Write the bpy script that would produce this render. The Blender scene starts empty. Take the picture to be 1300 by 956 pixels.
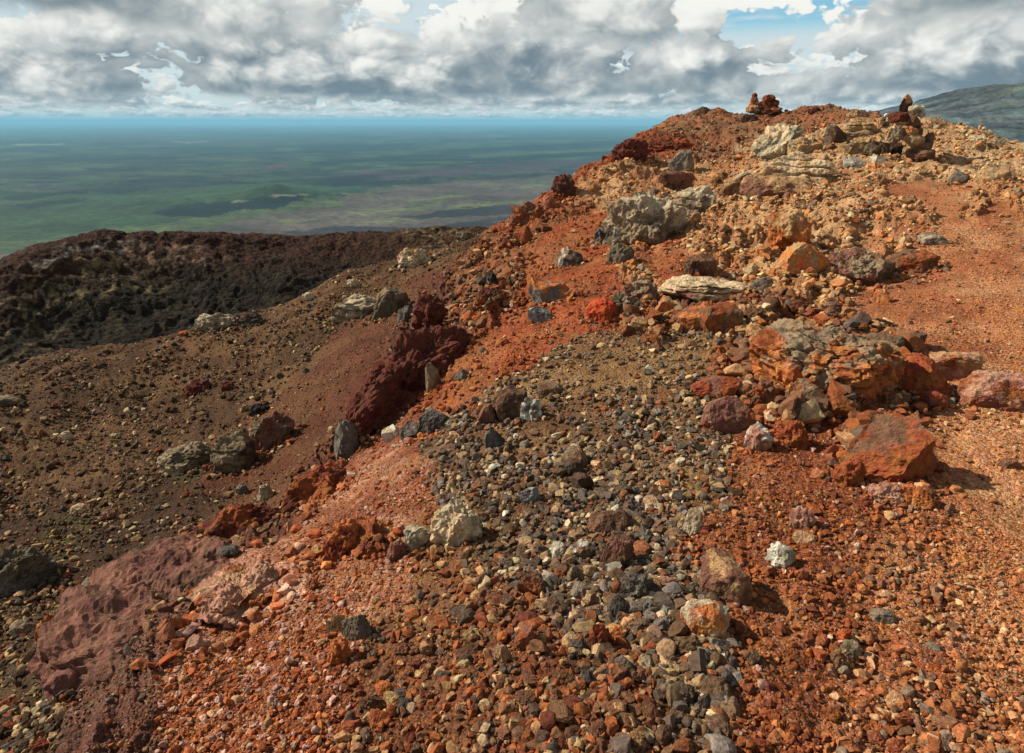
import bpy, bmesh, math
import numpy as np
from mathutils import Vector, Matrix

RNG = np.random.default_rng(11)
F32 = np.float32
SC = bpy.context.scene
COL = SC.collection

# ------------------------------------------------------------------ camera
FPX = 867.0                       # focal length in photo pixels (24 mm lens)
PITCH = math.radians(17.9)
CP, SP = math.cos(PITCH), math.sin(PITCH)
cam_d = bpy.data.cameras.new('camera')
cam = bpy.data.objects.new('camera', cam_d)
COL.objects.link(cam)
cam_d.sensor_width = 36.0
cam_d.lens = 36.0 * FPX / 1300.0
cam_d.shift_y = -(478.0 - 433.5) / 1300.0
cam_d.clip_start = 0.05
cam_d.clip_end = 900000.0
cam.rotation_euler = (math.pi / 2 - PITCH, 0, 0)
SC.camera = cam


def rays(u, v):
    u = np.asarray(u, float); v = np.asarray(v, float)
    dx = (u - 650.0) / FPX
    dy = (433.5 - v) / FPX
    return np.stack([dx, CP + SP * dy, -SP + CP * dy], -1)


def project(p):
    x, y, z = p[..., 0], p[..., 1], p[..., 2]
    d = y * CP - z * SP
    d = np.where(d < 1e-4, 1e-4, d)
    up = y * SP + z * CP
    return 650 + FPX * x / d, 433.5 - FPX * up / d, d


# ------------------------------------------------------------------ noise
_perm = np.random.default_rng(3).permutation(256).astype(np.int32)
_perm = np.concatenate([_perm, _perm, _perm])
_g3 = np.random.default_rng(4).normal(size=(256, 3)); _g3 /= np.linalg.norm(_g3, axis=1)[:, None]
_g3 = (_g3 * 1.5).astype(F32)
_a2 = np.random.default_rng(5).uniform(0, 2 * np.pi, 256)
_g2 = (np.stack([np.cos(_a2), np.sin(_a2)], 1) * 1.45).astype(F32)


def perlin2(x, y):
    out = np.empty(x.shape, F32)
    xf, yf, of = x.ravel(), y.ravel(), out.ravel()
    for s in range(0, xf.size, 400000):
        X = xf[s:s + 400000]; Y = yf[s:s + 400000]
        xi = np.floor(X); yi = np.floor(Y)
        fx = (X - xi).astype(F32); fy = (Y - yi).astype(F32)
        xi = xi.astype(np.int64) & 255; yi = yi.astype(np.int64) & 255
        ux = fx * fx * fx * (fx * (fx * 6 - 15) + 10); uy = fy * fy * fy * (fy * (fy * 6 - 15) + 10)
        r = []
        for j in (0, 1):
            for i in (0, 1):
                g = _g2[_perm[_perm[xi + i] + yi + j]]
                r.append(g[:, 0] * (fx - i) + g[:, 1] * (fy - j))
        a = r[0] + ux * (r[1] - r[0]); b = r[2] + ux * (r[3] - r[2])
        of[s:s + 400000] = a + uy * (b - a)
    return of.reshape(x.shape)


def fbm2(x, y, octs=6, gain=0.5, lac=2.03, ridged=False):
    t = np.zeros(x.shape, F32); a = 1.0; f = 1.0
    for o in range(octs):
        n = perlin2(x * f + 17.3 * o, y * f - 9.1 * o)
        if ridged:
            n = 0.6 - 1.6 * np.abs(n)
        t += a * n; a *= gain; f *= lac
    return t


def perlin3(p):
    out = np.empty(len(p), F32)
    for s in range(0, len(p), 300000):
        q = p[s:s + 300000]
        ii = np.floor(q); f = (q - ii).astype(F32); ii = ii.astype(np.int64) & 255
        w = f * f * f * (f * (f * 6 - 15) + 10)
        acc = {}
        for k in (0, 1):
            for j in (0, 1):
                for i in (0, 1):
                    g = _g3[_perm[_perm[_perm[ii[:, 0] + i] + ii[:, 1] + j] + ii[:, 2] + k]]
                    acc[i, j, k] = g[:, 0] * (f[:, 0] - i) + g[:, 1] * (f[:, 1] - j) + g[:, 2] * (f[:, 2] - k)
        def lx(j, k): return acc[0, j, k] + w[:, 0] * (acc[1, j, k] - acc[0, j, k])
        a = lx(0, 0) + w[:, 1] * (lx(1, 0) - lx(0, 0)); b = lx(0, 1) + w[:, 1] * (lx(1, 1) - lx(0, 1))
        out[s:s + 300000] = a + w[:, 2] * (b - a)
    return out


def fbm3(p, octs=5, gain=0.5, ridged=False):
    t = np.zeros(len(p), F32); a = 1.0; f = 1.0
    for o in range(octs):
        n = perlin3(p * f + 13.7 * o)
        if ridged:
            n = 0.55 - 1.5 * np.abs(n)
        t += a * n; a *= gain; f *= 2.07
    return t


def sstep(a, b, x):
    t = np.clip((x - a) / (b - a), 0, 1)
    return t * t * (3 - 2 * t)


# ------------------------------------------------------------------ meshes
def build_mesh(name, verts, faces, cols=None, mat=None, smooth=False):
    """verts (N,3), faces (M,k) arrays -> one linked mesh object"""
    me = bpy.data.meshes.new(name)
    n, (m, k) = len(verts), faces.shape
    me.vertices.add(n); me.vertices.foreach_set('co', np.ascontiguousarray(verts, F32).ravel())
    me.loops.add(m * k); me.loops.foreach_set('vertex_index', np.ascontiguousarray(faces, np.int32).ravel())
    me.polygons.add(m)
    me.polygons.foreach_set('loop_start', np.arange(0, m * k, k, dtype=np.int32))
    me.polygons.foreach_set('loop_total', np.full(m, k, np.int32))
    me.polygons.foreach_set('use_smooth', np.full(m, bool(smooth)))
    me.update(calc_edges=True)
    if cols is not None:
        at = me.attributes.new('Col', 'FLOAT_COLOR', 'POINT')
        c4 = np.ones((n, 4), F32); c4[:, :3] = np.clip(cols, 0.002, 0.9)
        at.data.foreach_set('color', c4.ravel())
    if mat: me.materials.append(mat)
    ob = bpy.data.objects.new(name, me); COL.objects.link(ob)
    return ob


def grid_faces(nr, nc):
    i = np.arange(nr - 1)[:, None] * nc + np.arange(nc - 1)[None, :]
    return np.stack([i, i + 1, i + nc + 1, i + nc], -1).reshape(-1, 4)


_ico = {}
def ico(sub):
    if sub not in _ico:
        bm = bmesh.new(); bmesh.ops.create_icosphere(bm, subdivisions=sub, radius=1.0)
        bm.verts.ensure_lookup_table()
        _ico[sub] = (np.array([v.co[:] for v in bm.verts]), np.array([[v.index for v in f.verts] for f in bm.faces]))
        bm.free()
    return _ico[sub][0].copy(), _ico[sub][1]


def rot_random(rng, n):
    q = rng.normal(size=(n, 4)); q /= np.linalg.norm(q, axis=1)[:, None]
    w, x, y, z = q.T
    return np.stack([1 - 2 * (y * y + z * z), 2 * (x * y - z * w), 2 * (x * z + y * w),
                     2 * (x * y + z * w), 1 - 2 * (x * x + z * z), 2 * (y * z - x * w),
                     2 * (x * z - y * w), 2 * (y * z + x * w), 1 - 2 * (x * x + y * y)], 1).reshape(n, 3, 3)


def cut_planes(p, rng, n, lo, hi):
    for k in range(n):
        d = rng.normal(size=3); d /= np.linalg.norm(d)
        h = rng.uniform(lo, hi)
        s = p @ d - h
        p = p - np.where(s > 0, s, 0)[:, None] * d
    return p


# ------------------------------------------------------------------ materials
def new_mat(name):
    m = bpy.data.materials.new(name); m.use_nodes = True
    nt = m.node_tree; nt.nodes.clear()
    out = nt.nodes.new('ShaderNodeOutputMaterial'); bs = nt.nodes.new('ShaderNodeBsdfPrincipled')
    nt.links.new(bs.outputs[0], out.inputs[0])
    bs.inputs['Roughness'].default_value = 0.95
    bs.inputs['Specular IOR Level'].default_value = 0.12
    return m, nt, bs


class G:
    """small helper for writing node graphs"""
    def __init__(s, nt): s.nt = nt
    def put(s, sock, v):
        if v is None: return
        if isinstance(v, bpy.types.NodeSocket): s.nt.links.new(v, sock)
        else: sock.default_value = v
    def m(s, op, a, b=None, c=None, clamp=False):
        n = s.nt.nodes.new('ShaderNodeMath'); n.operation = op; n.use_clamp = clamp
        s.put(n.inputs[0], a); s.put(n.inputs[1], b); s.put(n.inputs[2], c)
        return n.outputs[0]
    def ss(s, x, a, b, to0=0.0, to1=1.0):
        n = s.nt.nodes.new('ShaderNodeMapRange'); n.interpolation_type = 'SMOOTHSTEP'
        s.put(n.inputs[0], x)
        for i, v in ((1, a), (2, b), (3, to0), (4, to1)): s.put(n.inputs[i], v)
        return n.outputs[0]
    def xyz(s, x, y, z=0.0):
        n = s.nt.nodes.new('ShaderNodeCombineXYZ'); s.put(n.inputs[0], x); s.put(n.inputs[1], y); s.put(n.inputs[2], z)
        return n.outputs[0]
    def noise(s, vec, scale=1.0, detail=5, rough=0.55, dim='3D', dist=0.0, out=0):
        n = s.nt.nodes.new('ShaderNodeTexNoise'); n.noise_dimensions = dim
        if vec is not None: s.nt.links.new(vec, n.inputs['Vector'])
        n.inputs['Scale'].default_value = scale; n.inputs['Detail'].default_value = detail
        n.inputs['Roughness'].default_value = rough; n.inputs['Distortion'].default_value = dist
        return n.outputs[out]
    def vor(s, vec, scale=1.0, feature='F1', dim='3D', detail=0.0, rough=0.5, smooth=0.5, out=0):
        n = s.nt.nodes.new('ShaderNodeTexVoronoi'); n.voronoi_dimensions = dim; n.feature = feature
        if vec is not None: s.nt.links.new(vec, n.inputs['Vector'])
        n.inputs['Scale'].default_value = scale
        if 'Detail' in n.inputs: n.inputs['Detail'].default_value = detail
        if 'Roughness' in n.inputs: n.inputs['Roughness'].default_value = rough
        if feature == 'SMOOTH_F1': n.inputs['Smoothness'].default_value = smooth
        return n.outputs[out]
    def mix(s, f, a, b, blend='MIX'):
        n = s.nt.nodes.new('ShaderNodeMix'); n.data_type = 'RGBA'; n.blend_type = blend
        s.put(n.inputs[0], f)
        for sock, v in ((n.inputs[6], a), (n.inputs[7], b)):
            if isinstance(v, tuple): v = (*v, 1.0)
            s.put(sock, v)
        return n.outputs[2]
    def attr(s, name):
        n = s.nt.nodes.new('ShaderNodeAttribute'); n.attribute_name = name
        return n.outputs['Color']
    def hsv(s, col, h=0.5, sat=1.0, val=1.0):
        n = s.nt.nodes.new('ShaderNodeHueSaturation')
        s.put(n.inputs['Hue'], h); s.put(n.inputs['Saturation'], sat); s.put(n.inputs['Value'], val); s.put(n.inputs['Color'], col)
        return n.outputs[0]
    def bump(s, h, strength, dist, normal=None):
        n = s.nt.nodes.new('ShaderNodeBump'); n.inputs['Strength'].default_value = strength
        n.inputs['Distance'].default_value = dist; s.nt.links.new(h, n.inputs['Height'])
        if normal is not None: s.nt.links.new(normal, n.inputs['Normal'])
        return n.outputs[0]
    def pos(s): return s.nt.nodes.new('ShaderNodeNewGeometry').outputs['Position']
    def obj(s): return s.nt.nodes.new('ShaderNodeTexCoord').outputs['Object']


def soil_material():
    m, nt, bs = new_mat('scoria_soil'); g = G(nt); p = g.pos(); c = g.attr('Col')
    cell = g.vor(p, 150.0, out=1); cell2 = g.vor(p, 46.0, out=1)
    sep = nt.nodes.new('ShaderNodeSeparateColor'); nt.links.new(cell, sep.inputs[0])
    sep2 = nt.nodes.new('ShaderNodeSeparateColor'); nt.links.new(cell2, sep2.inputs[0])
    val = g.ss(sep.outputs[0], 0.0, 1.0, 0.62, 1.38)
    val2 = g.ss(sep2.outputs[1], 0.0, 1.0, 0.8, 1.2)
    big = g.ss(g.noise(p, 2.2, 7, 0.62), 0.25, 0.75, 0.72, 1.26)
    v = g.m('MULTIPLY', g.m('MULTIPLY', val, val2), big)
    hue = g.ss(g.noise(p, 6.0, 5, 0.6), 0.3, 0.7, 0.492, 0.507)
    sat = g.ss(sep2.outputs[2], 0.0, 1.0, 0.9, 1.06)
    col = g.hsv(c, hue, sat, v)
    pale = g.m('GREATER_THAN', sep.outputs[2], 0.965)
    col = g.mix(g.m('MULTIPLY', pale, 0.6), col, g.hsv(c, 0.508, 0.75, 1.9))
    nt.links.new(col, bs.inputs['Base Color'])
    h = g.m('ADD', g.m('MULTIPLY', g.vor(p, 150.0), -0.5), g.m('ADD', g.m('MULTIPLY', g.vor(p, 46.0), -1.3), g.m('MULTIPLY', g.noise(p, 30, 7, 0.68), 1.7)))
    nt.links.new(g.bump(h, 0.9, 0.014), bs.inputs['Normal'])
    return m


def rock_material(name, scale=1.0, bump=0.6):
    m, nt, bs = new_mat(name); g = G(nt); p = g.obj(); c = g.attr('Col')
    n1 = g.noise(p, 28 * scale, 7, 0.68); n2 = g.noise(p, 130 * scale, 4, 0.6)
    v = g.m('MULTIPLY', g.ss(n1, 0.25, 0.75, 0.66, 1.36), g.ss(n2, 0.25, 0.75, 0.75, 1.25))
    hue = g.ss(g.noise(p, 11 * scale, 4, 0.6), 0.3, 0.7, 0.488, 0.512)
    col = g.hsv(c, hue, 1.0, v)
    nt.links.new(col, bs.inputs['Base Color'])
    pit = g.vor(p, 70 * scale, 'F1')
    h = g.m('ADD', g.m('MULTIPLY', n1, 2.2), g.m('ADD', g.m('MULTIPLY', n2, 0.5), g.m('MULTIPLY', g.ss(pit, 0.0, 0.35), 0.35)))
    nt.links.new(g.bump(h, bump, 0.016 / scale), bs.inputs['Normal'])
    return m


def gravel_material():
    m, nt, bs = new_mat('gravel_stone'); g = G(nt); p = g.pos(); c = g.attr('Col')
    n1 = g.noise(p, 90, 5, 0.65)
    v = g.ss(n1, 0.25, 0.75, 0.6, 1.42)
    nt.links.new(g.hsv(c, 0.5, 1.0, v), bs.inputs['Base Color'])
    nt.links.new(g.bump(n1, 0.55, 0.012), bs.inputs['Normal'])
    return m


def far_hill_material():
    m, nt, bs = new_mat('dark_scoria_slope'); g = G(nt); p = g.pos(); c = g.attr('Col')
    n1 = g.noise(p, 0.9, 8, 0.7); n2 = g.noise(p, 5.0, 5, 0.65)
    cell = g.vor(p, 2.6, out=1)
    sep = nt.nodes.new('ShaderNodeSeparateColor'); nt.links.new(cell, sep.inputs[0])
    v = g.m('MULTIPLY', g.ss(n1, 0.25, 0.75, 0.6, 1.5), g.m('MULTIPLY', g.ss(n2, 0.25, 0.75, 0.6, 1.5), g.ss(sep.outputs[0], 0, 1, 0.7, 1.4)))
    nt.links.new(g.hsv(c, 0.5, 1.0, v), bs.inputs['Base Color'])
    h = g.m('ADD', g.m('MULTIPLY', n1, 1.6), g.m('SUBTRACT', g.m('MULTIPLY', n2, 0.7), g.m('MULTIPLY', g.vor(p, 2.6), 0.5)))
    nt.links.new(g.bump(h, 1.0, 0.55), bs.inputs['Normal'])
    return m


def plain_material():
    m, nt, bs = new_mat('forest_plain'); g = G(nt); p = g.pos(); c = g.attr('Col')
    n1 = g.noise(p, 0.0011, 9, 0.66); n2 = g.noise(p, 0.012, 5, 0.7)
    v = g.m('MULTIPLY', g.ss(n1, 0.3, 0.7, 0.6, 1.4), g.ss(n2, 0.25, 0.75, 0.5, 1.6))
    hue = g.ss(g.noise(p, 0.0007, 5, 0.6), 0.3, 0.7, 0.48, 0.52)
    nt.links.new(g.hsv(c, hue, 1.0, v), bs.inputs['Base Color'])
    nt.links.new(g.bump(g.noise(p, 0.03, 5, 0.7), 0.8, 16.0), bs.inputs['Normal'])
    return m


SOIL = soil_material()
ROCK = rock_material('lava_rock', 1.0, 0.7)
GRAVEL = gravel_material()
FARHILL = far_hill_material()
PLAIN = plain_material()


# ------------------------------------------------------------------ thin-plate surfaces through measured points
class TPS:
    def __init__(s, q, z, lam=2e-3):
        s.q = np.asarray(q, float); n = len(s.q)
        K = s.k(np.linalg.norm(s.q[:, None] - s.q[None], axis=2)) + lam * np.eye(n)
        P = np.concatenate([np.ones((n, 1)), s.q], 1)
        A = np.block([[K, P], [P.T, np.zeros((3, 3))]])
        sol = np.linalg.solve(A, np.concatenate([z, np.zeros(3)]))
        s.w, s.a = sol[:n], sol[n:]
    @staticmethod
    def k(d): return np.where(d > 1e-9, d * d * np.log(np.maximum(d, 1e-9)), 0)
    def __call__(s, q):
        sh = q.shape[:-1]; q = q.reshape(-1, 2); out = np.empty(len(q))
        for i in range(0, len(q), 100000):
            c = q[i:i + 100000].astype(F32)
            d2 = ((c[:, None, 0] - s.q[None, :, 0].astype(F32)) ** 2 + (c[:, None, 1] - s.q[None, :, 1].astype(F32)) ** 2)
            out[i:i + 100000] = (0.5 * d2 * np.log(np.maximum(d2, 1e-12))) @ s.w.astype(F32) + s.a[0] + c @ s.a[1:].astype(F32)
        return out.reshape(sh)


def polar(p):
    r = np.hypot(p[..., 0], p[..., 1])
    return np.stack([np.arctan2(p[..., 0], p[..., 1]), np.log(np.maximum(r, 0.05))], -1)


# photo pixel + distance in metres, measured along the view axis, for the ridge we stand on
NEAR = """1300 956 1.85|1300 867 2.1|1280 700 2.7|1280 560 3.6|1280 450 4.8|1280 370 6.2|1280 300 8.2|1280 250 10|1290 203 12.5|1300 192 13|1215 172 14
1165 203 13|1120 162 15|1040 140 21|960 138 24|915 142 23|870 151 22|835 163 20.5|800 180 19|770 205 17|735 222 16|700 247 15|650 289 13.5|880 250 14|880 200 18|1000 215 13.5|1000 250 11.5|1000 170 18
820 290 10.5|1060 350 7.6|880 380 7.2|1000 440 5.2|900 450 5.2|760 400 6.8|690 340 9.5|600 420 7.5|560 380 9|600 330 11|540 318 13.5|480 390 11|430 352 14
385 380 13.5|280 412 13|150 457 13|70 485 12.8|0 510 12.5|200 500 9.5|100 580 7.6|0 650 6|0 760 4.4|0 860 3.4|260 575 7|330 640 5.4|430 570 6|480 520 6.6
560 470 6.4|700 450 5.7|430 640 4.4|350 720 3.5|230 740 3.6|150 800 3.1|90 860 2.8|100 760 4.3|650 600 3.9|550 580 4.4|850 560 3.9|1000 600 3.4|850 700 2.8|600 720 2.9
450 780 2.8|300 850 2.6|700 860 2.15|1000 860 2.1|700 956 1.88|300 956 2.15|0 956 2.5|1150 650 2.95|1140 480 4.5|1180 250 10.3|1100 240 11"""
pts = []
for s in NEAR.replace('\n', '|').split('|'):
    u, v, t = map(float, s.split()); pts.append(rays(u, v) * t)
pts += [np.array(p, float) for p in [
    (8, 3, -1.75), (12, 8, -1.7), (16, 14, -2.6), (16, 22, -5), (9, 24, -2.2), (9, 34, -6), (2, 36, -5.5), (4.5, 29, -2.2), (-1, 27, -9), (0.5, 21.5, -4.8), (-1.5, 17.5, -5),
    (-4.5, 18.5, -7.5), (-8, 18, -9), (-12, 14, -10), (-16, 10, -11), (-14, 3, -8.5), (-8, 2, -5), (-14, 24, -20), (-5, 34, -22), (-24, 20, -24), (-30, 5, -24), (10, 55, -26), (28, 45, -24), (40, 20, -16), (-10, 60, -45), (-45, 40, -45),
    (0, 0.3, -1.62), (1, -0.2, -1.6), (-1, 0.2, -1.8), (2.5, 0.5, -1.62), (-3, 0.5, -2.4), (5, -1, -1.65), (-6, -1, -3.6)]]
pts = np.array(pts)
near_tps = TPS(polar(pts) * [1.0, 0.8], pts[:, 2])


def near_base(x, y):
    q = polar(np.stack([x, y], -1)) * [1.0, 0.8]
    return near_tps(q)


# grid: dense where the ridge fills the view, coarse round the sides
def seg(a, b, d): return np.arange(a, b, d)
LR = np.concatenate([seg(math.log(.35), math.log(1.15), .02), seg(math.log(1.15), math.log(4.5), .0024), seg(math.log(4.5), math.log(12), .0031),
                     seg(math.log(12), math.log(27), .0042), seg(math.log(27), math.log(62), .03)])
AZ = np.concatenate([np.radians(seg(-88, -47, .5)), np.radians(seg(-47, 47, .082)), np.radians(seg(47, 88.01, .5))])
gx = np.exp(LR)[:, None] * np.sin(AZ)[None]; gy = np.exp(LR)[:, None] * np.cos(AZ)[None]
gz = near_base(gx, gy)


def bilin(grid, x, y):
    az = np.arctan2(x, y); lr = np.log(np.maximum(np.hypot(x, y), 1e-3))
    i = np.interp(lr, LR, np.arange(len(LR))); j = np.interp(az, AZ, np.arange(len(AZ)))
    i0 = np.clip(i.astype(int), 0, len(LR) - 2); j0 = np.clip(j.astype(int), 0, len(AZ) - 2)
    fi = i - i0; fj = j - j0
    if grid.ndim == 3: fi = fi[..., None]; fj = fj[..., None]
    return (grid[i0, j0] * (1 - fi) * (1 - fj) + grid[i0 + 1, j0] * fi * (1 - fj) + grid[i0, j0 + 1] * (1 - fi) * fj + grid[i0 + 1, j0 + 1] * fi * fj)


TS = np.exp(np.linspace(math.log(1.0), math.log(45), 900))
def hit(u, v, grid=None):
    """where the sight line of a photo pixel meets the ridge"""
    grid = gz if grid is None else grid
    d = rays(u, v).reshape(-1, 3)
    P = d[:, None] * TS[None, :, None]
    h = P[..., 2] - bilin(grid, P[..., 0], P[..., 1])
    k = np.argmax(h < 0, axis=1)
    ok = (h < 0).any(1)
    k = np.where(ok, np.maximum(k, 1), np.argmin(np.abs(h) / TS[None], axis=1))
    k = np.maximum(k, 1); r = np.arange(len(d))
    a, b = h[r, k - 1], h[r, k]
    f = np.where(np.abs(a - b) > 1e-9, np.clip(a / (a - b), 0, 1), 0)
    t = TS[k - 1] + (TS[k] - TS[k - 1]) * f
    return d * t[:, None], t


# ------------------------------------------------------------------ ground zones (soil colours)
# key: colour, second colour, roughness of relief (m), gravel: share, median size, spread, largest (m), palette
Z = {
 'edge': ((.31, .105, .038), (.355, .15, .06), .045, .62, .010, .85, .05, 'edge'),
 'trail': ((.375, .145, .053), (.43, .205, .09), .024, .7, .007, .85, .030, 'trail'),
 'grit': ((.20, .060, .022), (.255, .10, .038), .045, .7, .010, .8, .045, 'red'),
 'gravel': ((.125, .062, .027), (.18, .095, .042), .035, 1.0, .026, .62, .085, 'mixed'),
 'fine': ((.165, .08, .031), (.22, .12, .047), .03, 1.0, .019, .65, .07, 'mixed'),
 'rubble': ((.15, .053, .021), (.185, .083, .033), .04, 1.0, .020, .65, .065, 'rubble'),
 'slope': ((.35, .155, .060), (.41, .235, .108), .12, .75, .028, .9, .16, 'tan'),
 'yellow': ((.37, .205, .092), (.43, .28, .145), .09, .9, .035, .8, .16, 'tan'),
 'dred': ((.20, .045, .016), (.24, .07, .022), .12, .8, .04, .6, .15, 'red'),
 'bred': ((.26, .060, .017), (.25, .085, .027), .05, .75, .018, .75, .08, 'red'),
 'rust': ((.225, .072, .023), (.19, .082, .036), .11, 1.0, .042, .8, .18, 'rubble'),
 'summit': ((.23, .088, .036), (.19, .10, .05), .10, 1.0, .036, .75, .13, 'rubble'),
 'brown': ((.072, .035, .0155), (.115, .060, .026), .07, 1.0, .021, .75, .10, 'brown'),
 'dbrown': ((.050, .025, .012), (.08, .042, .018), .05, .8, .02, .6, .07, 'brown'),
 'gully':  ((.095, .033, .015), (.11, .048, .02), .05, .5, .014, .6, .05, 'rubble'),
 'maroon': ((.095, .034, .020), (.11, .046, .024), .12, .8, .022, .75, .09, 'rubble'),
 'mauve': ((.12, .050, .033), (.13, .062, .04), .08, .5, .008, .6, .03, 'rubble'),
 'pinky':  ((.45, .24, .15), (.38, .17, .10), .05, .2, .006, .6, .02, 'pink'),
 'speck': ((.21, .066, .026), (.28, .115, .052), .05, .85, .010, .65, .04, 'pink'),
}
ZK = list(Z)
ZPTS = """trail: 1290 860|1270 780|1270 700|1285 620|1285 540|1280 420|1250 380|1285 340|1250 300|1222 275|1190 255|1295 400|1260 800|1298 480
edge: 1180 720|1150 840|1250 956|1100 900|1160 410|1190 350|1130 400|1170 235|1200 780|1220 650|1210 420|1200 300|1250 560|1150 900|1200 860|1220 720|1240 450|1150 370|1280 250|1230 330|1200 956|1210 560|1290 300
grit: 1050 730|1000 640|1080 700|1000 780|1040 860|980 580|1080 800|950 610|1000 956|1090 660|940 690|1040 560|1100 520
gravel: 650 600|700 650|600 640|750 580|680 540|720 720|640 700|830 640|800 700|850 780|900 850|760 780|560 560|620 500|590 600|820 560|900 760|520 600
fine: 780 470|850 500|740 450|880 560|820 520|900 620|700 470|880 450
rubble: 560 760|600 820|700 860|520 850|650 780|800 860|540 720|480 860|500 956|700 956|850 956
slope: 1140 215|1000 270|940 270|820 240|760 240|900 300|960 330|1080 300|1120 250|1060 270|900 230|860 215|780 225|1100 330|1020 380|930 420|1150 280|830 345|1250 250|1290 240
yellow: 1060 200|1100 200|1140 215|1200 215|1010 190|1240 205|1220 190|1085 165|1180 190|940 250|1280 215|1010 205
dred: 820 190|790 195|770 215|720 235|700 252|850 180|880 190|665 278|640 300|740 225
bred: 760 350|730 390|700 340|720 300|780 360|640 450|590 500|680 430|860 330|620 470|560 520|740 410|660 400
rust: 640 360|600 380|680 300|980 400|1100 480|1040 500|900 390|840 420|960 520|610 330|580 400|660 330|1080 560|920 480|1000 480
summit: 960 150|1000 155|900 165|940 175|1050 155|870 165|1000 170|920 190
brown: 200 480|150 520|60 560|100 620|250 450|350 430|60 640|420 400|320 480|200 580|380 440|500 350|440 375|30 540|300 520|460 360|550 330|20 600|560 310
dbrown: 50 700|120 720|200 640|200 690|20 780|40 840|270 640|240 610|20 900|90 780|0 700
gully: 380 580|400 540|330 610|440 500|350 650|300 680|400 480|430 450|290 600|480 400
maroon: 520 470|480 530|550 430|520 400|430 590|300 650|340 660|560 400|410 610
mauve: 230 740|180 770|140 820|110 860|200 800|250 730|120 950
pinky: 300 760|280 740|310 790|350 770
speck: 330 830|400 770|450 700|380 700|480 740|420 850|300 850|480 660|440 620|500 620|240 850|350 930|420 740|520 580|200 940|250 800"""
zq, zk = [], []
for line in ZPTS.split('\n'):
    k, rest = line.split(': ')
    uv = np.array([list(map(float, s.split())) for s in rest.split('|')])
    P, _ = hit(uv[:, 0], uv[:, 1])
    zq.append(polar(P)); zk += [ZK.index(k)] * len(uv)
zq = np.concatenate(zq) * [1.0, 0.42]; zk = np.array(zk)


def zones(x, y):
    """blend weights of the soil zones at ground points"""
    q = polar(np.stack([x, y], -1))
    lr = q[..., 1]
    wx = fbm2(x * 1.1 / np.exp(lr * .45), y * 1.1 / np.exp(lr * .45), 9, .62)
    wy = fbm2(x * 1.1 / np.exp(lr * .45) + 40, y * 1.1 / np.exp(lr * .45) + 7, 9, .62)
    q = q * [1.0, 0.42] + np.stack([wx, wy], -1) * 0.045
    sh = q.shape[:-1]; q = q.reshape(-1, 2).astype(F32); W = np.zeros((len(q), len(ZK)), F32)
    for i in range(0, len(q), 100000):
        c = q[i:i + 100000]
        d2 = (c[:, None, 0] - zq[None, :, 0].astype(F32)) ** 2 + (c[:, None, 1] - zq[None, :, 1].astype(F32)) ** 2
        w = 1.0 / (d2 + 3e-5) ** 3.6
        for k in range(len(ZK)):
            W[i:i + 100000, k] = w[:, zk == k].sum(1)
    W /= W.sum(1)[:, None]
    return W.reshape(sh + (len(ZK),))


ZC1 = np.array([Z[k][0] for k in ZK], F32); ZC2 = np.array([Z[k][1] for k in ZK], F32); ZR = np.array([Z[k][2] for k in ZK], F32)
W = zones(gx, gy)
rough = W @ ZR
rr = np.exp(LR)[:, None] * np.ones_like(gx)
sc = 1.0 / np.clip(rr / 5.0, 0.45, 2.2) ** 0.7          # lumps grow a little with distance
n_low = fbm2(gx * 1.2 * sc, gy * 1.2 * sc, 9, .52)
n_rid = fbm2(gx * 2.1 * sc + 31, gy * 2.1 * sc + 5, 8, .55, ridged=True)
rock_mask = sstep(.02, .1, rough)
led = fbm2(gx * 1.5 * sc + 51, gy * 1.5 * sc + 13, 6, .6)
ledge = sstep(.02, .20, led) + .8 * sstep(.30, .46, led) + .7 * sstep(-.34, -.20, led) - 1.15
gz = gz + rough * rock_mask * .42 * ledge / np.maximum(sc, .8)
n_chip = fbm2(gx * 7.0 * sc + 11, gy * 7.0 * sc + 71, 5, .6, ridged=True)
gz = gz + rough * rock_mask * .15 * n_chip
gz = gz + rough * (0.8 * n_low + (0.15 + 0.55 * rock_mask) * n_rid)
m2 = sstep(-.25, .35, fbm2(gx * .9 + 3, gy * .9 + 8, 7, .6))[..., None]
gcol = (W @ ZC1) * (1 - m2) + (W @ ZC2) * m2
sp = sstep(.28, .55, fbm2(gx * 9, gy * 9, 4, .6))[..., None]
pinkw = (W[..., ZK.index('speck')] + W[..., ZK.index('pinky')])[..., None]
gcol = gcol + sp * pinkw * np.array([.10, .085, .07])
moss = sstep(.25, .5, fbm2(gx * 1.3 + 70, gy * 1.3 + 3, 5, .6)) * (W[..., ZK.index('dbrown')] * .8 + W[..., ZK.index('brown')] * .15)
gcol = gcol * (1 - moss[..., None] * .6) + np.array([.055, .062, .012]) * moss[..., None] * .6
ground = build_mesh('ground', np.stack([gx, gy, gz], -1).reshape(-1, 3), grid_faces(len(LR), len(AZ)), gcol.reshape(-1, 3), SOIL, True)
ground['kind'] = 'structure'

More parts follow.
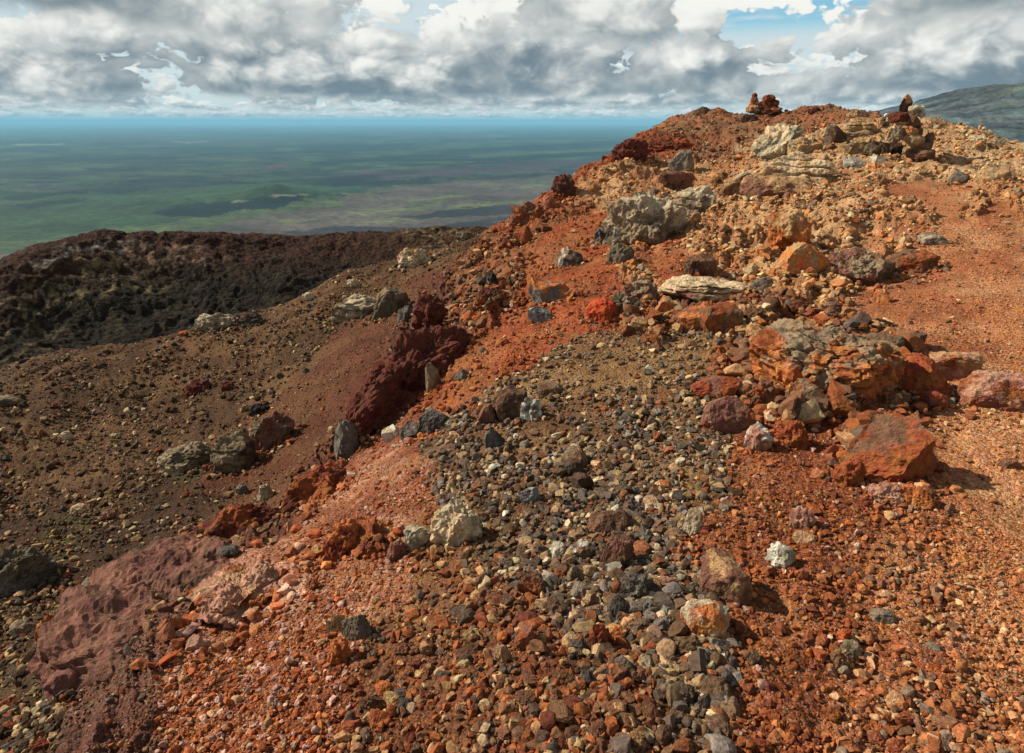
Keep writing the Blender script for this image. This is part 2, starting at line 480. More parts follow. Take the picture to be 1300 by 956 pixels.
# ------------------------------------------------------------------ the dark crater rim across the hollow
RIM = """-120 420 54|0 347 60|60 316 64|100 305 66|150 298 70|200 297 72|250 297 75|350 298 80|450 298 85|520 296 85|600 293 85|680 288 85|760 290 90
0 400 56|0 450 53|0 505 50|150 340 66|150 400 61|150 450 57|300 340 72|300 400 66|450 332 78|450 365 73|560 308 80|560 330 75|60 360 61|60 420 57|230 330 70|380 325 76|380 360 71|230 420 62|330 440 61|-120 520 47"""
rp = []
for s in RIM.replace('\n', '|').split('|'):
    u, v, t = map(float, s.split()); rp.append(rays(u, v) * t)
rp += [np.array(p, float) for p in [(-60, 80, -38), (-40, 95, -34), (-20, 115, -34), (0, 115, -34), (25, 115, -36), (-75, 60, -42), (-50, 28, -22), (-30, 33, -25), (-15, 45, -25), (0, 50, -25), (10, 60, -25), (-55, 130, -60), (0, 160, -65), (-90, 90, -65), (30, 75, -24), (30, 100, -30)]]
rp = np.array(rp)
rim_tps = TPS(polar(rp) * [1.0, 1.0], rp[:, 2], 1e-3)
LR2 = np.concatenate([seg(math.log(27), math.log(47), .02), seg(math.log(47), math.log(92), .0022), seg(math.log(92), math.log(165), .03)])
AZ2 = np.radians(seg(-66, 22, .1))
hx = np.exp(LR2)[:, None] * np.sin(AZ2)[None]; hy = np.exp(LR2)[:, None] * np.cos(AZ2)[None]
hz = rim_tps(polar(np.stack([hx, hy], -1)))
hn = fbm2(hx * .12, hy * .12, 8, .52) + 1.1 * fbm2(hx * .05 + 8, hy * .05, 3, .5); hr = fbm2(hx * .22 + 9, hy * .22, 8, .55, ridged=True)
hw_ = 9 * fbm2(hx * .05 + 3, hy * .05, 4, .5)
hg = fbm2((hx + hw_) * .14 + 60, (hy - hw_) * .07, 5, .6, ridged=True)          # runnels down the face
hz = hz + 0.34 * hn + 0.15 * hr + 0.34 * hg + 0.12 * fbm2(hx * .9, hy * .9, 6, .6, ridged=True)
uu, vv, dd = project(np.stack([hx, hy, hz], -1))
azd, depr = np.degrees(np.arctan2(hx, hy)), -hz / np.hypot(hx, hy)
crest = np.interp(np.degrees(AZ2), np.degrees(np.arctan2(rp[:13, 0], rp[:13, 1])), -rp[:13, 2] / np.hypot(rp[:13, 0], rp[:13, 1]))
below = depr - crest[None]                                       # how far down the face, as a slope
wob = fbm2(hx * .3 + 5, hy * .3, 6, .6)
dark = np.array([.020, .0155, .0105]); rustb = np.array([.048, .0225, .014]); olive = np.array([.029, .0235, .0145]); yell = np.array([.27, .205, .10]); greyp = np.array([.30, .26, .21])
hc = dark[None, None] + 0 * hx[..., None]
def lay(c, a):
    global hc
    a = np.clip(a, 0, 1)[..., None]; hc = hc * (1 - a) + c * a
lay(olive, sstep(-.1, .4, wob))
lay(rustb, sstep(.075, .01, below + wob * .02))
lay(rustb * .8, sstep(-14, -9, azd) * sstep(0.09, .04, below + .03 * wob) * .8)
band = lambda az0, az1, b0, w: sstep(az0 - 3, az0, azd) * sstep(az1 + 3, az1, azd) * sstep(w, w * .3, np.abs(below + wob * .012 - b0))
spk = sstep(-.35, .45, fbm2(hx * .8, hy * .8, 7, .7)) * .75
lay(yell, band(-31, -26, .030, .020) * spk); lay(yell, band(-40, -29, .062, .015) * spk * .8); lay(greyp, band(-35, -30.5, .012, .007) * spk)
lay(yell, band(-39, -33, .033, .007) * spk * .7); lay(yell * .8, band(-42, -36, .10, .025) * spk * .55); lay(np.array([.2, .115, .085]), band(-28, -24.5, .028, .017) * spk)
lay(yell * .7, band(-8, -5, .0, .02) * spk * .8)
rim = build_mesh('crater_rim_hill', np.stack([hx, hy, hz], -1).reshape(-1, 3), grid_faces(len(LR2), len(AZ2)), hc.reshape(-1, 3), FARHILL, True)
rim['kind'] = 'structure'

# ------------------------------------------------------------------ the plain far below
PZ = -850.0
LR3 = np.concatenate([seg(math.log(700), math.log(2800), .03), seg(math.log(2800), math.log(30000), .006), seg(math.log(30000), math.log(420000), .02)]); AZ3 = np.radians(seg(-66, 66, .12))
px = np.exp(LR3)[:, None] * np.sin(AZ3)[None]; py = np.exp(LR3)[:, None] * np.cos(AZ3)[None]
pr = np.hypot(px, py)
pz = PZ + 14 * fbm2(px * .0009, py * .0009, 6, .5) * np.clip(pr / 5000, .3, 2)
def plain_at(u, v):
    d = rays(u, v); return d * (PZ / d[2])
cx, cy, _ = plain_at(345, 256)
ca = math.atan2(cx, cy); ex = (px - cx) * math.cos(ca) - (py - cy) * math.sin(ca); ey = (px - cx) * math.sin(ca) + (py - cy) * math.cos(ca)
dc = np.hypot(ex / 1.35, ey)
pz = pz + 120 * np.exp(-(np.hypot(ex / 1.9, ey) / 430) ** 2) + 50 * np.exp(-(dc / 150) ** 2) - 25 * np.exp(-(np.hypot(ex + 40, ey) / 90) ** 2) + 45 * np.exp(-(np.hypot((ex + 900) / 1900, ey / 1000)) ** 2)
# a long low swell running out to the left of the cone
# coordinates for laying out the plain: bearing and distance
taz = np.tan(AZ3)[None] + 0 * px; tdp = -pz / py                   # tangent of bearing, tangent of dip ahead
def tv(v): d = rays(650, v); return -d[2] / d[1]
def tu(u, v): d = rays(u, v); return d[0] / d[1]
pw = fbm2(px * .00035, py * .00035, 7, .58); pw2 = fbm2(px * .0012 + 9, py * .0012, 6, .6)
green = np.array([.026, .050, .027]); dgreen = np.array([.010, .021, .014]); lime = np.array([.085, .115, .042]); lava = np.array([.072, .062, .052]); dlava = np.array([.024, .020, .026]); olv = np.array([.10, .115, .05])
pc = green[None, None] + 0 * px[..., None]
def layp(c, a):
    global pc
    a = np.clip(a, 0, 1)[..., None]; pc = pc * (1 - a) + c * a
layp(dgreen, sstep(-.02, .22, pw) * .95); layp(np.array([.05, .085, .03]), sstep(-.05, -.4, pw) * .4)
streak = fbm2(taz * 7.0, tdp * 95.0, 6, .6); streak2 = fbm2(taz * 9.0 + 31, tdp * 170.0 + 7, 6, .6)
layp(np.array([.012, .022, .019]), sstep(.10, .32, streak) * .9); layp(np.array([.055, .095, .030]), sstep(.18, .5, streak2) * .4); layp(np.array([.030, .027, .030]), sstep(.25, .5, -streak) * .8)
def strip(u0, v0, u1, v1, half, c, s=1.0, ragged=.5):
    """a ragged strip of ground between two points of the plain, half = half width in dip"""
    a0, a1 = tu(u0, v0), tu(u1, v1); d0, d1 = tv(v0), tv(v1)
    f = (taz - a0) / (a1 - a0); mid = d0 + (d1 - d0) * np.clip(f, 0, 1)
    h = half / 900.0
    e = sstep(1.0, .55, np.abs(tdp - mid) / h + ragged * (pw2 * .9 + pw * .5)) * sstep(-.08, .06, f) * sstep(1.08, .94, f)
    layp(c, e * s)
def field(poly, c, s=1.0, rag=1.0):
    """an area of the plain with a torn border, corners given as sighted points"""
    P = [(tu(u, v), tv(v)) for u, v in poly]
    X = taz + rag * (.016 * pw2 + .010 * pw3); Y = tdp + rag * (.0022 * pw + .0022 * pw2 + .0012 * pw3)
    m = np.zeros(X.shape, bool)
    for (x0, y0), (x1, y1) in zip(P, P[1:] + P[:1]):
        if y0 == y1: continue
        m ^= ((y0 > Y) != (y1 > Y)) & (X < (x1 - x0) * (Y - y0) / (y1 - y0) + x0)
    layp(c, m * s)
pw3 = fbm2(px * .005 + 5, py * .005, 4, .6)
forest = np.array([.024, .050, .021]); dforest_and_shade = np.array([.006, .013, .012]); shade_lava = np.array([.022, .021, .024])  # the dark tones also carry cloud shadow painted onto the plain
# the forested swell with the cone, its fringe and the lava plain in front
field([(-300, 262), (0, 248), (150, 243), (300, 231), (345, 222), (400, 232), (470, 238), (400, 256), (330, 268), (250, 284), (150, 300), (0, 318), (-300, 340)], forest)
field([(-300, 330), (0, 306), (120, 294), (200, 284), (260, 276), (330, 266), (420, 248), (450, 250), (420, 262), (330, 280), (270, 296), (150, 312), (0, 326), (-300, 350)], np.array([.052, .076, .030]), .9)
field([(-300, 345), (0, 322), (140, 306), (230, 296), (300, 280), (390, 262), (470, 241), (600, 227), (760, 209), (1000, 190), (1200, 330), (0, 420), (-300, 420)], lava)
field([(-60, 330), (60, 322), (170, 308), (120, 322), (0, 334)], np.array([.085, .10, .05]), .8)
field([(185, 272), (230, 262), (300, 255), (372, 246), (400, 249), (360, 262), (310, 269), (268, 277), (210, 276)], dforest_and_shade, .95)
field([(10, 262), (40, 255), (90, 252), (125, 254), (90, 261), (40, 266)], dforest_and_shade, .9)
field([(0, 249), (100, 243), (220, 237), (330, 229), (240, 240), (120, 246), (0, 253)], dforest_and_shade, .85)
field([(372, 236), (420, 228), (520, 226), (600, 222), (540, 232), (430, 238)], dforest_and_shade, .95)
for poly in ([(365, 262), (400, 253), (435, 252), (420, 259), (385, 265)], [(430, 250), (470, 243), (500, 241), (470, 247)], [(440, 268), (500, 260), (560, 256), (520, 264), (460, 271)], [(500, 258), (560, 250), (620, 246), (580, 253)], [(540, 264), (640, 254), (740, 250), (680, 258), (580, 266)], [(480, 275), (520, 271), (540, 272), (500, 277)], [(600, 240), (700, 230), (740, 228), (660, 238)]):
    field(poly, lime, .85, 1.6)
field([(300, 284), (360, 276), (430, 270), (360, 282)], olv, .7, 1.5); field([(420, 282), (560, 276), (640, 273), (520, 281)], olv, .6, 1.5)
field([(500, 274), (560, 266), (640, 262), (740, 256), (700, 268), (600, 274), (540, 278)], shade_lava, .95)  # this and the next two: cloud shadows painted dark on the lava
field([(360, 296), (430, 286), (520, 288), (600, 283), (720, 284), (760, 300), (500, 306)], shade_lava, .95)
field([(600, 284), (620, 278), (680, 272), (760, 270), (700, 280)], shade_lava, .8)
# farther out: the old purple flow, long dark belts of spruce and painted cloud shadow
field([(405, 226), (470, 216), (560, 213), (640, 208), (720, 204), (800, 200), (820, 206), (700, 213), (600, 221), (500, 226)], np.array([.040, .030, .040]), .95)
field([(560, 232), (640, 222), (760, 212), (840, 206), (760, 218), (650, 228)], dforest_and_shade, .85)
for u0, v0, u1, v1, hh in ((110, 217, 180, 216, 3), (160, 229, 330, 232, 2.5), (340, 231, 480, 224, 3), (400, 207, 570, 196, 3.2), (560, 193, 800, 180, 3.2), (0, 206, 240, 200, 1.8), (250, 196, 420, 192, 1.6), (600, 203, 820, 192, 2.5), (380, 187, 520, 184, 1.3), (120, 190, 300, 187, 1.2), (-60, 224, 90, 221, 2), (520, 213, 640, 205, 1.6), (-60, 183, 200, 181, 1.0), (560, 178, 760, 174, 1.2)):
    strip(u0, v0, u1, v1, hh, dforest_and_shade, .9, .6)  # dark belts, partly cloud shadow put into the colour
strip(600, 198, 820, 187, 2, lime * .7, .6); strip(430, 219, 560, 210, 1.3, lime * .7, .5); strip(180, 222, 340, 219, 1.5, lime * .6, .5)
strip(340, 213, 364, 210, 1.6, np.array([.09, .03, .035]), .9, .3)
strip(20, 184, 80, 183, .9, np.array([.2, .22, .17]), .6, 1.0); strip(220, 180, 265, 180, .8, np.array([.17, .2, .16]), .6, 1.0)
strip(345, 249, 395, 247, 1.2, np.array([.26, .24, .13]), .8, .9); strip(290, 257, 320, 254, 1.1, np.array([.24, .24, .13]), .7, .9)
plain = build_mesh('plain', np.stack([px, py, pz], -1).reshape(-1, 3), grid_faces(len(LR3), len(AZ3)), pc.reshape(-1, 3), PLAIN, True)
plain['kind'] = 'structure'

# ------------------------------------------------------------------ the big volcano flank at the right
MS = .36
MT = """1010 160 9500|1085 151 9300|1110 146 9200|1150 137 9000|1180 128 9000|1210 119 9000|1240 111 9000|1270 108 9000|1300 109 9000|1340 106 9000|1420 96 9000|1550 80 9000"""
mp = []
for s in MT.split('|'):
    u, v, t = map(float, s.split()); mp.append(rays(u, v) * t * MS)
for u, v, t in [(1100, 160, 7600), (1200, 150, 7200), (1300, 150, 7000), (1200, 172, 6200), (1300, 172, 6000), (1420, 150, 6800), (1550, 150, 6600), (1300, 192, 5200), (1100, 178, 6000), (1000, 170, 7600), (1450, 190, 5200)]:
    mp.append(rays(u, v) * t * MS)
mp = np.array(mp)
rmx = np.array([polar(p)[0] for p in mp[:12]])
extra = [np.array([math.sin(a) * 5200, math.cos(a) * 5200, -240]) for a in np.linspace(rmx[0], rmx[-1], 5)] + [np.array([math.sin(a) * 1350, math.cos(a) * 1350, -420]) for a in np.linspace(.3, .9, 5)] + [np.array([math.sin(.3) * 3200, math.cos(.3) * 3200, -420])]
mp = np.concatenate([mp, np.array(extra)])
mt = TPS(polar(mp), mp[:, 2], 1e-3)
LR4 = seg(math.log(1450), math.log(5200), .0045); AZ4 = np.radians(seg(19, 62, .09))
mx = np.exp(LR4)[:, None] * np.sin(AZ4)[None]; my = np.exp(LR4)[:, None] * np.cos(AZ4)[None]
mz = mt(polar(np.stack([mx, my], -1)))
fall = sstep(19.0, 23.0, np.degrees(AZ4))[None]
mz = (mz + 9 * fbm2(mx * .0044, my * .0044, 7, .5) + 5 * fbm2(mx * .011, my * .011, 6, .55, ridged=True) * fall) * fall + (PZ - 60) * (1 - fall)
mn = fbm2(mx * .003 + 4, my * .003, 7, .58); hgt = .51 + .53 * (mz + 75) / 237
mc = np.array([.085, .118, .120])[None, None] + 0 * mx[..., None]  # blue of the distance haze is mixed into this base colour
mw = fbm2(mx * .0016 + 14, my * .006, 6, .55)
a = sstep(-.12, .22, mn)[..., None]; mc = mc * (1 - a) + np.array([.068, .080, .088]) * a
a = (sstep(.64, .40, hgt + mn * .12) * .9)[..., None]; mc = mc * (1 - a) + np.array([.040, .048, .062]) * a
a = (sstep(.05, .30, mw) * .85)[..., None]; mc = mc * (1 - a) + np.array([.040, .055, .070]) * a  # stretched dark patches: cloud shadow painted on the flank
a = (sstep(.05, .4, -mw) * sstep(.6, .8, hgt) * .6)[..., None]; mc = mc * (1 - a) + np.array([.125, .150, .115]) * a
mountain = build_mesh('mountain', np.stack([mx, my, mz], -1).reshape(-1, 3), grid_faces(len(LR4), len(AZ4)), mc.reshape(-1, 3), PLAIN, True)
mountain['kind'] = 'structure'

# ------------------------------------------------------------------ rocks
def unit(p):
    lo, hi = p.min(0), p.max(0)
    return (p - (lo + hi) / 2) / (hi - lo)


def rock_shape(kind, seed, sub, dims):
    """verts of one rock, its bounding box about dims, centred on the origin"""
    r = np.random.default_rng(seed); p, f = ico(sub); n0 = p.copy()
    dims = np.asarray(dims, float); o = r.uniform(0, 50, 3)
    asp = dims / dims.max()
    if kind == 'round':
        p = cut_planes(p, r, 7, .72, .93)
        p = p * (1 + .13 * fbm3(n0 * 1.4 + o, 3))[:, None]
    elif kind in ('angular', 'slab', 'block'):
        lim = {'angular': (11, .42, .82), 'slab': (10, .5, .85), 'block': (13, .42, .66)}[kind]
        p = cut_planes(p, r, *lim)
        p = p * (1 + .06 * fbm3(n0 * 2.1 + o, 3) + .045 * fbm3(n0 * 3.4 + o, 4, .6, True))[:, None]
    elif kind == 'lumpy':
        p = cut_planes(p, r, 6, .6, .9)
        p = p * (1 + .30 * fbm3(n0 * 1.7 + o, 5, .55))[:, None]
    elif kind == 'ragged':                       # clinkery, full of hollows
        p = cut_planes(p, r, 5, .6, .9)
        p = p * (1 + .24 * fbm3(n0 * 1.7 + o, 4) + .10 * fbm3(n0 * asp * 3.2 + o, 4, .55, True))[:, None]
    elif kind == 'strata':                       # ledges one above the other
        p = cut_planes(p, r, 8, .55, .85)
        p = p * (1 + .16 * fbm3(n0 * 1.6 + o, 4))[:, None]
        zz = p[:, 2] * 3.2 + .5 * fbm3(n0 * 1.2 + o, 2)
        st = np.abs((zz - np.floor(zz)) - .5) * 2
        p[:, :2] *= (1 - .20 * sstep(.62, .95, st))[:, None]
    elif kind == 'cracked':                      # dome split by joints
        p = cut_planes(p, r, 6, .7, .92)
        p = p * (1 + .12 * fbm3(n0 * 1.5 + o, 3))[:, None]
        s = r.normal(size=(64, 3)); s /= np.linalg.norm(s, axis=1)[:, None]
        q = n0 + .10 * np.stack([fbm3(n0 * 3 + o, 3), fbm3(n0 * 3 + o + 9, 3), fbm3(n0 * 3 + o + 19, 3)], 1)
        d = np.sort(np.linalg.norm(q[:, None] - s[None], axis=2), axis=1)
        p = p * (1 - .12 * sstep(.06, .0, d[:, 1] - d[:, 0]) + .09 * fbm3(n0 * 3 + o, 4, .55, True))[:, None]
    elif kind == 'crescent':
        p = cut_planes(p, r, 6, .6, .9)
        p = p * (1 + .09 * fbm3(n0 * 2 + o, 4))[:, None]
        p[:, 2] += .9 * p[:, 0] ** 2; p[:, 2] *= (1 - .2 * p[:, 0])
    p = unit(p)
    if kind != 'crescent': p[:, 2] = .5 * np.sign(p[:, 2]) * (2 * np.abs(p[:, 2])) ** (.92 if kind == 'ragged' else .8)
    p = p * dims
    s = dims.max()
    amp = {'round': .028, 'angular': .022, 'slab': .020, 'block': .022, 'lumpy': .034, 'ragged': .036, 'strata': .022, 'cracked': .022, 'crescent': .016}[kind]
    d = fbm3(p / s * 7 + o, 6, .6) * amp * s * 1.2
    nn = p / (dims / 2) ** 2; nn /= np.linalg.norm(nn, axis=1)[:, None] + 1e-9
    p = p + nn * d[:, None]
    return p, f, nn, o


def rock_colour(p, nn, o, dims, c1, c2, crust=None, mix=.5, crust_up=.3):
    s = max(dims); q = p / s
    a = sstep(.15 - mix * .6, .75 - mix * .6, fbm3(q * 2.6 + o + 5, 5, .6))[:, None]
    c = np.array(c1) * (1 - a) + np.array(c2) * a
    if crust is not None:
        k = sstep(-.1, .35, nn[:, 2] * .55 + .8 * fbm3(q * 3.3 + o + 21, 5, .6) - crust_up)[:, None]
        c = c * (1 - k) + np.array(crust) * k
    return c * (1 + .22 * fbm3(q * 11 + o, 4, .6))[:, None]


# true colours of dry rock
K = dict(grey=(.145, .122, .094), dgrey=(.068, .055, .043), slate=(.108, .10, .088), bluegrey=(.26, .26, .235), brown=(.16, .082, .046), dbrown=(.080, .045, .028), tan=(.37, .225, .105),
         cream=(.56, .42, .25), pale=(.42, .34, .22), white=(.56, .53, .43), rust=(.26, .080, .027), orange=(.45, .155, .048), dred=(.115, .034, .02), maroon=(.105, .032, .022), red=(.28, .068, .026),
         bred=(.44, .075, .025), mauve=(.20, .092, .062), dmauve=(.145, .064, .047), peach=(.44, .25, .14), pink=(.40, .21, .14), yellow=(.44, .30, .13), olive=(.125, .10, .06), black=(.022, .019, .016), ggreen=(.26, .235, .155), gtan=(.24, .175, .105))

HEROES = []
